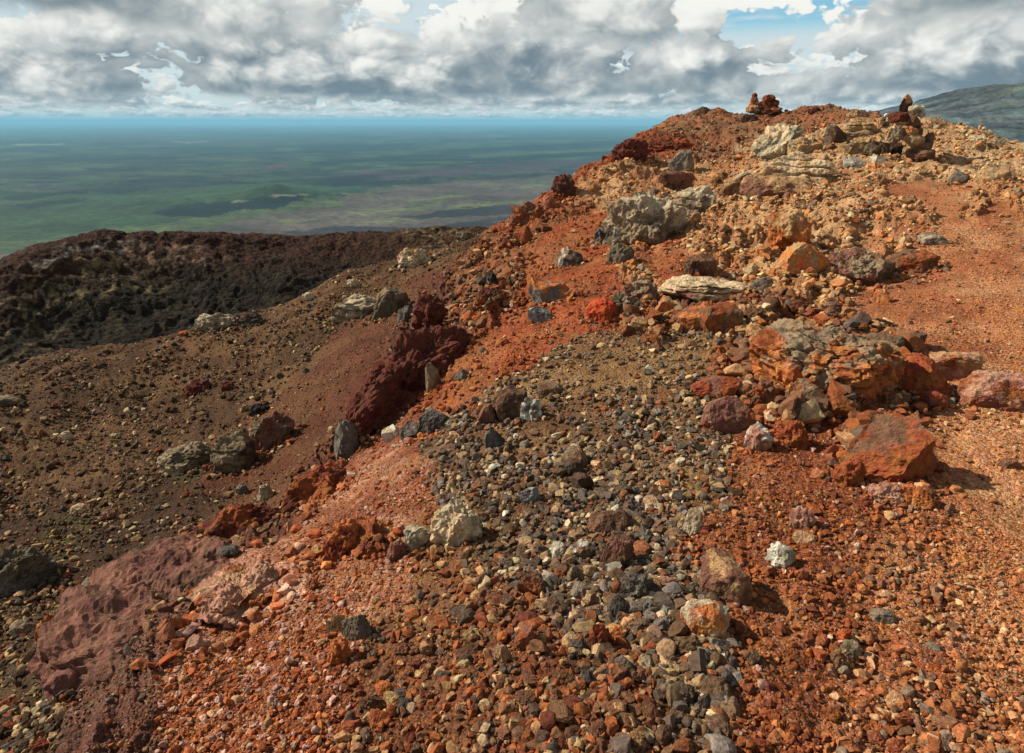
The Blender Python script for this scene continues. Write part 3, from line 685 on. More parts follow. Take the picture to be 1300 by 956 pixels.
# kind of thing | u v w h | shape | colours: main, second, crust | label | short name others can refer to
HERO_SRC = """boulder|893 787 58 44|round|orange tan pale|round orange boulder with creamy bands, lying at the gravel's right edge|round orange boulder
boulder|921 738 62 54|angular|brown mauve tan|brown angular boulder with a tan top, just behind the round orange boulder|brown tan-topped boulder
rock|990 709 32 32|ragged|white ggreen -|small white crusted rock alone at the edge of the orange grit|white crusted rock
boulder|581 670 62 56|ragged|cream yellow pale|cream knobbly boulder with a hollow front, in the gravel|cream knobbly boulder
rock|532 687 34 30|lumpy|ggreen white pale|pale grey-green rock touching the cream knobbly boulder's left|pale grey-green rock
rock|504 702 25 24|round|brown mauve -|small round brown rock next to the pale grey-green rock|small round brown rock
boulder|438 691 54 48|lumpy|rust dred orange|rust red lumpy boulder on the red grit crest|rust red lumpy boulder
rock|455 799 40 36|angular|olive grey -|grey wedge-shaped rock on the red crest, throwing a dark shadow|grey wedge rock
rock|427 796 22 26|angular|yellow olive -|yellowish stone standing just left of the grey wedge rock|yellowish standing rock
rock|432 832 26 30|lumpy|orange rust -|orange lump below the grey wedge rock|orange lump
rock|672 630 28 22|block|bluegrey slate -|bluish grey block with clean flat faces in the middle of the gravel|bluish grey block
rock|628 562 24 27|angular|slate dgrey -|dark slate block with sharp corners among gravel|dark slate block
boulder|773 663 50 30|slab|dbrown brown -|flat dark brown boulder in the gravel|flat dark brown boulder
rock|783 704 42 38|block|brown mauve -|brown blocky rock split in two, in front of the flat dark brown boulder|brown split rock
boulder|808 749 48 34|ragged|grey dgrey -|grey pitted cinder boulder, left of the round orange boulder|grey pitted boulder
rock|786 771 24 26|angular|slate dgrey -|slate chip leaning on the grey pitted boulder|leaning slate chip
rock|828 772 32 20|ragged|grey slate -|grey cindery rock in front of the grey pitted boulder|grey cindery rock
rock|880 668 24 30|round|gtan pale -|pale round knob of rock behind the brown tan-topped boulder|pale round knob
rock|738 699 34 24|lumpy|brown grey white|brown rock with a white lichen cap, near the brown split rock|white-capped rock
rock|732 733 24 20|angular|gtan olive -|greyish tan wedge below the white-capped rock|greyish tan wedge
rock|675 745 36 28|block|brown rust -|flat-faced reddish brown rock in open gravel|flat-faced brown rock
rock|668 812 28 30|angular|rust mauve -|rust coloured angular rock near the front of the gravel|rust angular rock
rock|760 816 24 34|lumpy|red dred -|deep red stubby rock beside the yellow and red rock|deep red stubby rock
rock|781 806 28 20|round|orange yellow -|yellow and red striped rock, near the front|yellow and red rock
rock|637 832 24 22|angular|pink tan -|pale pink triangular rock at the front of the gravel|pale pink triangle
rock|649 520 46 36|block|dbrown brown -|dark brown blocks wedged together at the gravel's far edge|dark brown wedged blocks
rock|673 524 26 30|ragged|white grey -|white crusty rock beside dark brown wedged blocks|white crusty rock
rock|620 530 26 26|angular|brown mauve -|brown triangular rock left of the dark brown wedged blocks|brown triangular rock
rock|697 496 30 18|slab|brown gtan -|thin brown slab at the top of the gravel|thin brown slab
rock|728 583 34 26|angular|gtan brown -|tan-brown wedge in the middle gravel|tan-brown wedge
rock|728 596 24 20|round|dbrown dgrey -|round dark brown rock touching the tan-brown wedge|round dark brown rock
rock|740 615 28 24|angular|dbrown dgrey -|dark angular rock in front of the round dark brown rock|dark angular rock
boulder|1126 576 106 80|block|red rust brown|largest red boulder, block shaped, throwing a black shadow onto the trail|largest red boulder
rock|1122 628 40 26|ragged|pink rust -|pink knobbly rock in front of the largest red boulder|pink knobbly rock
rock|1160 630 44 26|ragged|rust orange -|rust coloured lump in front of the largest red boulder, beside pink knobbly rock|rust coloured lump
rock|1076 605 34 40|ragged|rust red -|small ragged red rock tucked against the left of the largest red boulder|ragged red rock
boulder|1024 508 54 44|block|tan rust gtan|square tan boulder with a rusty front, left of the largest red boulder|square tan boulder
boulder|908 494 60 26|slab|red mauve -|red tilted slab beside the fine gravel|red tilted slab
boulder|922 533 60 46|angular|mauve rust -|mauve-red sloping boulder in front of the red tilted slab|mauve-red sloping boulder
rock|962 560 32 34|lumpy|pink mauve white|pinkish white-streaked rock between the mauve-red sloping boulder and red grit|white-streaked pink rock
rock|970 505 36 34|lumpy|brown rust -|reddish brown lump left of the square tan boulder|reddish brown lump
rock|1005 555 38 34|ragged|rust red -|crumbly rust-red rock in front of the square tan boulder|crumbly rust-red rock
rock_outcrop|1040 456 172 84|cracked|rust orange gtan|broad cracked rust-brown outcrop, dome shaped, beside the trail|broad cracked outcrop
boulder|1122 439 44 26|slab|olive brown -|olive-brown flat boulder behind the broad cracked outcrop|olive-brown flat boulder
rock_outcrop|1160 478 74 46|slab|red rust -|flat red slab with a notch, right of the broad cracked outcrop|notched red slab
rock_outcrop|1208 468 58 40|slab|rust pink tan|tan-edged tilted slab beside the notched red slab|tan-edged tilted slab
rock_outcrop|1272 500 90 52|slab|rust mauve pink|wide flat slab set into the trail at the right edge|wide trail slab
rock|1184 512 30 26|angular|red mauve -|red corner stone in front of the notched red slab|red corner stone
boulder|1085 345 96 48|lumpy|brown mauve gtan|low brown crusty mound between the leaning orange slab and trail|low brown crusty mound
boulder|1152 336 62 28|round|brown rust -|smooth brown hump right of the low brown crusty mound|smooth brown hump
rock|1185 306 34 15|slab|grey pale -|flat grey rock lying alone on the upper trail|flat grey trail rock
rock|1118 380 20 18|angular|orange tan -|orange wedge alone on the trail|lone orange wedge
rock|972 363 36 16|slab|grey gtan -|thin grey flagstone with a dark shadow, on the rubble|thin grey flagstone
rock_outcrop|1000 300 54 46|ragged|rust orange tan|broken orange rock face behind the leaning orange slab|broken orange rock face
boulder|1018 334 58 38|slab|orange tan -|leaning orange slab, smooth, above the low brown crusty mound|leaning orange slab
rock_outcrop|1010 216 92 34|strata|tan gtan cream|cream layered ledge with a shadowed undercut|cream layered ledge
boulder|1000 243 112 28|slab|mauve brown tan|long mauve slab in front of the cream layered ledge|long mauve slab
boulder|988 186 62 36|lumpy|pale ggreen cream|pale greenish grey rock mass behind the cream layered ledge|pale greenish rock mass
boulder|1020 192 40 22|lumpy|tan ggreen -|tan lumpy rock right of the pale greenish rock mass|tan lumpy rock
rock|943 233 20 20|round|ggreen pale -|round pale green stone left of the long mauve slab|round pale green stone
rock|930 244 30 30|angular|gtan brown -|brownish leaning rock next to the round pale green stone|brownish leaning rock
boulder|880 263 48 36|strata|gtan dgrey pale|grey-topped layered boulder with a black hollow, behind the crumpled grey boulder|grey-topped layered boulder
rock|857 232 42 20|angular|mauve dbrown -|mauve rock with dark flank, behind the grey-topped layered boulder|mauve dark-flanked rock
rock|864 209 30 24|angular|grey ggreen -|light grey jagged rocks below the dark red bank|light grey jagged rocks
boulder|818 289 104 68|ragged|gtan dgrey pale|crumpled grey boulder, largest on the red hillside, with hollow crust|crumpled grey boulder
rock|788 328 32 26|ragged|olive grey -|olive-grey crust at the foot of the crumpled grey boulder|olive-grey crust
rock|888 340 38 24|round|brown dbrown -|rounded brown rock between the crumpled grey boulder and the long striped ledge|rounded brown rock
rock_outcrop|888 372 112 34|strata|gtan mauve cream|long striped ledge, pale on top and rusty below|long striped ledge
rock|812 371 44 22|lumpy|gtan mauve -|greyish hump at the left end of the long striped ledge|greyish hump
boulder|764 399 40 30|round|bred red -|bright red smooth boulder on the red hillside|bright red smooth boulder
boulder|792 391 46 32|lumpy|olive gtan -|olive lumpy boulder touching the bright red smooth boulder|olive lumpy boulder
rock|843 394 26 25|angular|orange tan -|bright orange angular rock in front of the long striped ledge|bright orange angular rock
rock|875 407 42 28|block|orange brown -|orange-brown block beside the bright orange angular rock|orange-brown block
rock|915 403 50 28|block|rust brown -|rust-brown block under the right end of the long striped ledge|rust-brown block
boulder|700 373 58 34|crescent|grey dgrey orange|grey crescent-shaped boulder with an orange tip|grey crescent boulder
rock|722 331 34 22|angular|dgrey grey cream|dark grey rock with a cream corner, above the grey crescent boulder|cream-cornered dark rock
rock|686 402 30 20|slab|bluegrey slate -|light blue-grey flake below the grey crescent boulder|blue-grey flake
boulder|670 276 46 28|lumpy|mauve rust -|mauve boulder breaking the skyline where the red slope meets the plain|mauve skyline boulder
rock|697 258 15 14|round|pink rust -|small pink rock on the skyline above the mauve skyline boulder|small pink skyline rock
rock|663 305 24 24|angular|rust dbrown -|rust pointed rock below the mauve skyline boulder|rust pointed rock
rock|764 304 20 20|ragged|dgrey grey -|little dark grey clinker left of the crumpled grey boulder|little dark clinker
rock|622 353 18 14|ragged|black dgrey -|small black rock alone on the red-brown slope|small black rock
rock_outcrop|452 392 64 30|strata|gtan grey pale|pale layered outcrop on the brown slope|pale layered outcrop
boulder|494 392 44 36|block|olive dgrey gtan|squared grey boulder at the right end of the pale layered outcrop|squared grey boulder
rock|515 402 18 20|block|grey slate -|small grey cube-like rock beside the squared grey boulder|small grey cube-like rock
rock_outcrop|527 329 42 22|ragged|pale cream tan|pale yellow crag at the far edge of the brown slope|pale yellow crag
rock|450 361 18 10|lumpy|pale cream -|pale stone on the brown slope's edge, nearest the pale yellow crag|pale edge stone
rock|392 377 14 9|round|pale cream -|small cream stone on the brown slope's edge, between the pale layered outcrop and dark hill|small cream edge stone
boulder|276 412 54 22|lumpy|gtan grey pale|long greyish tan boulder on the far edge of the brown slope|long greyish tan boulder
rock|320 408 30 16|lumpy|dgrey dbrown -|dark flat rock right of the long greyish tan boulder|dark flat rock
rock_outcrop|545 402 40 40|ragged|maroon dred -|dark maroon crag behind the long maroon ridge|dark maroon crag
boulder|517 447 34 46|angular|dbrown maroon -|dark chocolate slab leaning on the left of the long maroon ridge|dark chocolate slab
rock|549 486 20 34|slab|olive gtan -|upright olive-grey slab right of the long maroon ridge|upright olive-grey slab
rock|585 478 22 16|block|grey olive -|grey block in red rubble, right of the upright olive-grey slab|grey rubble block
boulder|240 582 66 40|cracked|gtan pale olive|rounded cracked grey boulder, dome-like, on the brown slope|rounded cracked grey boulder
boulder|299 582 52 48|strata|olive dbrown gtan|furrowed brown boulder right of the rounded cracked grey boulder|furrowed brown boulder
boulder|345 552 56 46|lumpy|mauve pink olive|pinkish mauve boulder behind the furrowed brown boulder|pinkish mauve boulder
boulder|442 566 34 48|slab|grey dgrey -|tall slate-grey slab leaning below the long maroon ridge|tall slate-grey slab
rock|338 629 18 22|ragged|pale ggreen -|pale lichen-covered knob in the gully|pale lichened knob
rock|330 648 20 20|ragged|ggreen olive -|mottled greenish rock under the pale lichened knob|mottled greenish rock
rock|308 623 15 13|round|slate grey -|small grey egg-shaped stone in the gully|small grey egg stone
rock|528 549 38 24|slab|slate dgrey grey|flat slate rock at the left edge of the gravel|flat slate rock
rock|552 538 36 28|angular|dgrey slate -|dark grey peaked rock behind the flat slate rock|dark grey peaked rock
rock|497 553 22 20|angular|white pale -|whitish pointed rock left of the flat slate rock|whitish pointed rock
rock|232 701 36 22|round|dgrey black tan|dark rock with a pale edge, above the mauve rock face|pale-edged dark rock
rock|118 746 26 20|angular|grey gtan -|grey rock left of the mauve rock face|grey gully rock
rock|30 799 26 18|round|gtan grey -|light grey stone in the dark gully|light gully stone
boulder|66 806 34 38|ragged|orange rust -|orange-red cinder boulder in the dark gully|orange-red cinder boulder
rock|92 790 22 34|angular|gtan dgrey -|grey upright rock behind the orange-red cinder boulder|grey upright rock
rock|46 838 24 22|angular|slate dgrey -|dark slate stone below the orange-red cinder boulder|dark slate stone
rock_outcrop|30 728 84 62|ragged|grey dgrey olive|big lumpy grey outcrop at the left edge|big lumpy grey outcrop
rock|252 493 32 18|ragged|maroon dred -|maroon clinker on the upper brown slope|maroon clinker
rock|290 492 16 11|ragged|maroon dred -|smaller maroon clinker right of the first on the brown slope|smaller maroon clinker
rock|83 555 15 12|round|cream pale -|cream coloured stone alone on the brown slope|lone cream stone
rock|100 648 18 12|slab|cream tan -|flat cream chip low on the brown slope|flat cream chip
rock|10 510 34 13|slab|gtan grey -|flat tan-grey stone at the brown slope's far left edge|flat far-left stone
rock|330 520 26 14|ragged|black dgrey -|black clinker on the brown slope behind the pinkish mauve boulder|black clinker
rock|140 655 22 14|lumpy|mauve pink -|mauve rounded stone low on the brown slope|mauve slope stone
rock|234 425 10 7|angular|bred orange -|tiny bright orange stone below the long greyish tan boulder|tiny bright orange stone
rock|1281 588 28 17|block|brown mauve -|brown rock on the trail near the right edge|brown trail rock
rock|1120 782 28 18|slab|grey gtan -|grey pointed flat rock on the lower trail|grey pointed flat rock
rock|1078 826 24 21|round|gtan olive -|greenish grey egg-shaped rock on the lower trail edge|greenish grey egg rock
rock|1071 806 16 15|angular|bred orange -|bright orange chip touching the greenish grey egg rock|bright orange chip
rock|1066 838 22 22|lumpy|brown tan -|tan-brown lump in front of the greenish grey egg rock|tan-brown lump
rock|1018 661 30 28|lumpy|pink mauve -|greyish pink rough rock on the red grit|greyish pink rough rock
rock|1020 684 26 15|slab|tan pink -|tan flat rock in front of the greyish pink rough rock|tan flat rock
rock|1185 822 20 9|slab|grey gtan -|thin grey sliver on the lower trail|thin grey sliver
rock|1090 166 40 18|strata|tan gtan -|tan layered rock below the skyline, left of the tall cairn|tan layered rock
rock|1086 146 20 10|lumpy|tan gtan -|tan bump of rock on the skyline, left of the small white cairn|tan skyline bump
rock|1062 176 30 22|angular|dbrown gtan -|dark hollowed rock near the tan layered rock|dark hollowed rock
rock|1088 188 32 16|lumpy|olive tan -|olive-tan rock below the tan layered rock|olive-tan rock
rock|1112 193 28 18|ragged|dbrown olive -|dark clinker at the foot of the slope, left of the tall cairn|dark cairn-side clinker
rock|1113 205 18 10|angular|white pale -|whitish rock left of the tall cairn|whitish rock
rock|1082 210 26 12|slab|pale bluegrey -|pale flat rock right of the cream layered ledge|pale flat rock
rock|1135 192 18 16|lumpy|dbrown black -|dark round rock against the left foot of the tall cairn|dark round rock
rock|893 143 20 9|lumpy|dgrey dbrown -|dark rock on the skyline, left of the twin cairns|dark skyline rock
rock|1034 142 16 7|lumpy|maroon dbrown -|maroon rock on the skyline, right of the twin cairns|maroon skyline rock
rock|951 152 20 9|ragged|dbrown black -|dark flat clinker just below the twin cairns|dark flat clinker
rock_outcrop|800 194 46 22|ragged|dred maroon -|dark red crag on the skyline bank|dark red crag
rock_outcrop|848 186 56 16|ragged|dred red -|low red ledge right of the dark red crag|low red ledge
rock|716 236 28 20|ragged|maroon dbrown -|maroon rocks on the skyline above the mauve skyline boulder|maroon skyline rocks
rock|1262 225 36 16|slab|tan gtan -|tan flat rock below the right skyline|tan upper flat rock
rock|1215 228 24 14|angular|grey brown -|grey-brown rock between the tall cairn and the tan upper flat rock|grey-brown upper rock
rock|1238 179 22 10|lumpy|pale tan -|pale rock on the right skyline|pale right-skyline rock
rock|1266 182 20 9|angular|gtan dbrown -|brown rock on the right skyline, past the pale right-skyline rock|brown right-skyline rock
rock|290 700 26 12|round|slate dgrey -|grey flat stone by the crest of the mauve rock face|grey crest stone
rock|590 300 22 12|lumpy|olive gtan -|olive rock near the far edge between pale yellow crag and red slope|olive far rock"""
for ln in HERO_SRC.split('\n'):
    a = ln.split('|'); HEROES.append(a)


def thing(o, label, cat, group=None):
    o['label'] = label; o['category'] = cat
    if group: o['group'] = group


hero_px = []           # (u, v, halfwidth, ref) for labels and for keeping gravel clear
hero_w = []
def place_rock(name, u, v, w, h, shape, cols, label, seed, t=None, yaw=None, tilt=None):
    P, tt = hit([u], [v + .22 * h]); P, tt = P[0], tt[0]
    s = tt / FPX
    Wd = w * s * 1.08
    dep = math.atan2(-P[2], math.hypot(P[0], P[1]))
    D = Wd * (.75 if w < 2.2 * h else .55)
    H = (h * s * 1.12 - .45 * D * max(0, math.sin(dep))) / max(.5, math.cos(dep))
    H = min(max(H, .36 * h * s), 1.25 * h * s) * 1.5
    if shape == 'cracked' and w < 100: H *= .78
    sub = 6 if w > 75 else 5 if w > 34 else 4 if w > 15 else 3
    r = np.random.default_rng(seed + 500)
    p, f, nn, o = rock_shape(shape, seed, sub, (Wd, D, H))
    c = [K.get(k) for k in cols.split()]
    col = rock_colour(p, nn, o, (Wd, D, H), c[0], c[1], c[2], r.uniform(.35, .7), .05 if shape == 'strata' else .3)
    if shape == 'slab':
        ry = r.uniform(-.18, .18); R = np.array([[math.cos(ry), 0, math.sin(ry)], [0, 1, 0], [-math.sin(ry), 0, math.cos(ry)]]); p = p @ R.T
    ob = build_mesh(name, p, f, col, ROCK, False)
    az = math.atan2(P[0], P[1])
    zc = bilin(gz, np.array([P[0]]), np.array([P[1]]))[0]
    ob.location = (P[0], P[1], zc + H * (.05 if w > 70 else .11))
    ob.rotation_euler = (0, 0, -az + (r.uniform(-.25, .25) if yaw is None else yaw))
    thing(ob, label, {'rock_outcrop': 'rock outcrop'}.get(name, name))
    hero_px.append((u, v, w, h)); hero_w.append((P[0], P[1], Wd * .5))
    return ob


for i, (name, box, shape, cols, label, ref) in enumerate(HEROES):
    u, v, w, h = map(float, box.split())
    place_rock(name, u, v, w, h, shape, cols, label, 1000 + i * 7)

# long outcrops laid along the ground between two places
LONG = """588 430 442 554 .80 .90 ragged maroon dred -|long maroon ridge of rough lava running down between brown slope and red rubble|long maroon ridge
256 708 114 872 .92 .38 round dmauve dbrown mauve|mauve rock face, large and smooth, at the lower end of the red crest|mauve rock face
318 728 282 798 .42 .16 lumpy peach rust pink|pink and cream weathered patch of rock right of the mauve rock face|pink weathered rock
424 604 372 650 .34 .28 ragged rust dred -|rust red crest rock between the tall slate-grey slab and the gully|rust red crest rock
345 655 262 690 .40 .30 ragged maroon rust -|maroon rough rock along the bottom of the gully|maroon gully rock
478 706 452 668 .20 .16 ragged rust dred -|rust red crest lump just behind the rust red lumpy boulder|rust red crest lump
600 395 640 372 .35 .28 ragged rust maroon dbrown|dark rust crag on the red slope, left of the grey crescent boulder|dark rust crag"""
for k, ln in enumerate(LONG.split('\n')):
    spec, label, ref = ln.split('|'); q = spec.split(); u0, v0, u1, v1, wd, ht = map(float, q[:6])
    A, _ = hit([u0], [v0]); B, _ = hit([u1], [v1]); A, B = A[0], B[0]
    L = np.linalg.norm(A - B); mid = (A + B) / 2
    p, f, nn, o = rock_shape(q[6], 77 + k * 5, 6 if k < 3 else 5, (L * 1.1, wd, ht))
    c = [K.get(x) for x in q[7:]]
    ridge = build_mesh('rock_outcrop', p, f, rock_colour(p, nn, o, (L, wd, ht), c[0], c[1], c[2], .5, .4), ROCK, False)
    ridge.location = mid + np.array([0, 0, .04 - .1 * ht])
    xa = Vector(A - B).normalized(); ya = Vector((0, 0, 1)).cross(xa).normalized(); za = xa.cross(ya)
    ridge.rotation_euler = Matrix((xa, ya, za)).transposed().to_euler()
    thing(ridge, label, 'rock outcrop')
    hero_px.append(((u0 + u1) / 2, (v0 + v1) / 2, .7 * abs(u0 - u1) + 20, .7 * abs(v0 - v1) + 20)); hero_w.append((mid[0], mid[1], wd * .7))
    HEROES.append([0, 0, 0, 0, 0, ref])

# ------------------------------------------------------------------ cairns: every stone of a cairn is a thing
CAIRN = """1169 201 28 10 slab brown dbrown|broad dark stone at the very bottom of the tall cairn
1167 193 25 11 block brown gtan|dark brown stone second from the bottom of the tall cairn
1161 185 22 11 slab tan gtan|flat tan stone third from the bottom of the tall cairn
1176 187 13 17 angular brown dbrown|dark upright stone propping the right side of the tall cairn
1155 177 18 12 lumpy orange tan|orange-tan stone in the middle of the tall cairn
1166 176 13 13 block brown dbrown|brown block right of the orange-tan stone in the tall cairn
1141 178 16 14 lumpy gtan olive|greyish tan stone propping the left side of the tall cairn
1149 168 16 9 lumpy tan yellow|yellow-tan stone under the dark red stone of the tall cairn
1162 165 13 13 angular brown dbrown|brown stone right of the dark red stone in the tall cairn
1146 159 23 9 slab dred maroon|dark red flat stone in the tall cairn
1161 155 14 8 block brown gtan|brown flat stone under the pale slab of the tall cairn
1151 148 15 17 block dbrown brown|tall dark brown block near the top of the tall cairn
1163 149.5 16 6 slab pale white|pale slab jutting to the right from the tall cairn
1170 155 8 8 round white bluegrey|small whitish stone hanging at the right edge of the tall cairn
1154 138.5 9 8 angular tan orange|small tan stone capping the tall cairn"""
CAIRN2 = """957 139 18 8 lumpy tan rust|tan base stone of the slim cairn of the summit pair
957 132 13 8 block orange tan|orange middle stone of the slim cairn of the summit pair
958 127 9 6 lumpy rust brown|rust upper stone of the slim cairn of the summit pair
958 122 7 6 round dred rust|dark red top stone of the slim cairn of the summit pair
975 141 32 9 lumpy dbrown rust|dark broad base stone of the thicker summit cairn
984 143 15 6 lumpy dgrey dbrown|dark side stone at the right foot of the thicker summit cairn
970 134 15 11 ragged rust maroon|rust stone at the left of the thicker summit cairn
981 133 16 12 ragged dred rust|maroon stone at the right of the thicker summit cairn
976 126 16 9 ragged rust maroon|rust ragged stone topping the thicker summit cairn"""
CAIRN3 = """1124 157 11 6 block dgrey brown|dark bottom stone of the small white-topped cairn
1123 152 8 6 angular dgrey grey|grey middle stone of the small white-topped cairn
1128 152 6 6 round pale pink|pale pinkish stone at the side of the small white-topped cairn
1126 147 6 5 angular white pale|white stone topping the small cairn"""
for ci, (src, bu, bv, grp) in enumerate(((CAIRN, 1168, 204, 'stones stacked in the tall cairn'), (CAIRN2, 968, 141, 'stones of the twin summit cairns'), (CAIRN3, 1124, 158, 'stones of the small white-topped cairn'))):
    base, tb = hit([bu], [bv]); tb = tb[0]
    for k, ln in enumerate(src.split('\n')):
        spec, label = ln.split('|'); q = spec.split(); u, v, w, h = map(float, q[:4])
        if ci == 0: u, v, w, h = bu + (u - bu) * 1.12, bv - 5 - (bv - v) * 1.12, w * 1.15, h * 1.15
        s = tb / FPX; d = rays(u, v) * tb * (1 + (0.004 if k % 2 else -0.004))
        dims = (w * s * 1.08, w * s * .8, h * s * 1.3)
        p, f, nn, o = rock_shape(q[4], 3000 + ci * 100 + k * 3, 4, dims)
        ob = build_mesh('cairn_stone', p, f, rock_colour(p, nn, o, dims, K[q[5]], K[q[6]], None, .5), ROCK, False)
        ob.location = d; ob.rotation_euler = (0, 0, float(RNG.uniform(-.4, .4)))
        thing(ob, label, 'stone', grp)
    hero_px.append((bu, bv - 30, 30, 60)); P = base[0]; hero_w.append((P[0], P[1], (.45, .15, .15)[ci]))
    HEROES.append([0, 0, 0, 0, 0, ('tall cairn', 'twin cairns', 'white-topped cairn')[ci]])
hero_px = np.array(hero_px); hero_w = np.array(hero_w)

# ------------------------------------------------------------------ loose stones and gravel
PAL = {
 'mixed': [('dark grey', (.075, .063, .049), .30), ('brown', (.13, .078, .046), .26), ('tan', (.34, .225, .115), .17), ('cream', (.46, .37, .22), .05), ('rust', (.22, .075, .03), .07), ('grey', (.15, .135, .11), .13), ('whitish', (.42, .38, .29), .02)],
 'rubble': [('rust', (.26, .08, .027), .25), ('brown', (.145, .072, .038), .31), ('dark red', (.13, .038, .022), .10), ('tan', (.35, .205, .095), .18), ('dark grey', (.075, .061, .047), .12), ('cream', (.48, .36, .2), .04)],
 'red': [('rust', (.25, .075, .024), .44), ('dark red', (.13, .036, .02), .22), ('orange', (.35, .14, .052), .15), ('pinkish', (.45, .27, .2), .05), ('tan', (.36, .21, .1), .05), ('dark grey', (.08, .065, .05), .04)],
 'trail': [('orange', (.38, .155, .062), .5), ('pale tan', (.46, .29, .15), .2), ('rust', (.25, .08, .032), .22), ('grey', (.2, .165, .12), .06)],
 'edge': [('orange', (.35, .14, .055), .28), ('rust', (.24, .078, .03), .28), ('pale tan', (.44, .28, .145), .15), ('brown', (.15, .08, .045), .21), ('grey', (.17, .14, .105), .08)],
 'tan': [('tan', (.42, .24, .105), .36), ('cream', (.52, .39, .21), .15), ('orange', (.42, .155, .05), .22), ('brown', (.17, .085, .045), .17), ('grey', (.19, .15, .105), .10)],
 'brown': [('tan', (.33, .215, .10), .22), ('dark brown', (.065, .038, .02), .38), ('dark grey', (.085, .07, .052), .26), ('rust', (.19, .055, .024), .08), ('cream', (.46, .36, .2), .06)],
 'pink': [('rust', (.29, .08, .028), .5), ('pinkish', (.48, .30, .23), .22), ('orange', (.4, .14, .045), .18), ('tan', (.36, .21, .1), .1)],
}
uu, vv, dd = project(np.stack([gx, gy, gz], -1))
e1u = np.diff(uu, axis=1)[:-1]; e1v = np.diff(vv, axis=1)[:-1]; e2u = np.diff(uu, axis=0)[:, :-1]; e2v = np.diff(vv, axis=0)[:, :-1]
area = np.clip(e1v * e2u - e1u * e2v, 0, None)
if np.median(area[area > 0]) == 0 or (area > 0).mean() < .3: area = np.clip(-(e1v * e2u - e1u * e2v), 0, None)
inview = (uu > -120) & (uu < 1420) & (vv < 1010) & (vv > 100) & (rr < 30)
area = area * inview[:-1, :-1]
cdf = np.cumsum(area.ravel()); cdf /= cdf[-1]
N = 120000
idx = np.searchsorted(cdf, RNG.random(N)); ii, jj = np.unravel_index(idx, area.shape)
fi, fj = RNG.random(N), RNG.random(N)
sx = gx[ii, jj] + fi * (gx[ii + 1, jj] - gx[ii, jj]) + fj * (gx[ii, jj + 1] - gx[ii, jj])
sy = gy[ii, jj] + fi * (gy[ii + 1, jj] - gy[ii, jj]) + fj * (gy[ii, jj + 1] - gy[ii, jj])
sz = bilin(gz, sx, sy)
su, sv, sd = project(np.stack([sx, sy, sz], -1))
zw = W[ii, jj]; zc = (np.cumsum(zw, 1) > RNG.random(N)[:, None] * zw.sum(1)[:, None]).argmax(1)
cov = np.array([Z[k][3] for k in ZK])[zc]; med = np.array([Z[k][4] for k in ZK])[zc]; sig = np.array([Z[k][5] for k in ZK])[zc]; smax = np.array([Z[k][6] for k in ZK])[zc]
patch = np.clip(.8 + 1.5 * fbm2(sx * 1.6, sy * 1.6, 4, .6), .2, 1.3)
keep = RNG.random(N) < cov * patch
size = med * np.exp(RNG.normal(size=N) * sig)
minpx = 1.9 + 1.1 * RNG.random(N)
size = np.minimum(np.maximum(size, minpx * sd / FPX), smax * RNG.uniform(.55, 1.15, N))
spx = size * FPX / sd
keep &= spx > 1.7
# thin the larger stones so that they do not pile into each other
keep &= RNG.random(N) < np.clip((10.5 / spx) ** .95, 0, 1)
for (x, y, hw) in hero_w:
    keep &= ~(((sx - x) ** 2 + (sy - y) ** 2 < (hw * .72) ** 2) & (size > hw * .25))
S = dict(x=sx, y=sy, z=sz, u=su, v=sv, d=sd, s=size, px=spx, zone=zc)
S = {k: a[keep] for k, a in S.items()}
ex_ = []
for (x, y, hw) in hero_w:                       # broken bits gather round the foot of every rock
    m = int(np.clip(55 * hw / max(.12, .018 * math.hypot(x, y)), 10, 90))
    a = RNG.uniform(0, 2 * np.pi, m); rad = hw * RNG.uniform(.75, 1.5, m)
    ex_.append(np.stack([x + rad * np.cos(a), y + rad * np.sin(a), np.minimum(hw * .16 * np.exp(RNG.normal(size=m) * .6), .075)], 1))
ex_ = np.concatenate(ex_); ez = bilin(gz, ex_[:, 0], ex_[:, 1]); eu, ev, ed = project(np.stack([ex_[:, 0], ex_[:, 1], ez], -1))
ew = bilin(W, ex_[:, 0], ex_[:, 1]); es = np.maximum(ex_[:, 2], 2.0 * ed / FPX)
E = dict(x=ex_[:, 0], y=ex_[:, 1], z=ez, u=eu, v=ev, d=ed, s=es, px=es * FPX / ed, zone=ew.argmax(1))
S = {k: np.concatenate([S[k], E[k]]) for k in S}
n = len(S['x'])
words = np.empty(n, object); cols = np.zeros((n, 3))
for k in range(len(ZK)):
    m = np.where(S['zone'] == k)[0]
    pal = PAL[Z[ZK[k]][7]]; pr_ = np.array([c[2] for c in pal]); ch = RNG.choice(len(pal), len(m), p=pr_ / pr_.sum())
    for a, c in zip(m, ch): words[a] = pal[c][0]; cols[a] = pal[c][1]
cols = cols * np.exp(RNG.normal(size=(n, 1)) * .2) * np.exp(RNG.normal(size=(n, 3)) * .035)
gnd = bilin(gcol, S['x'], S['y']); dust = RNG.beta(1.6, 3.2, (n, 1)) * .6
cols = cols * (1 - dust) + gnd * dust
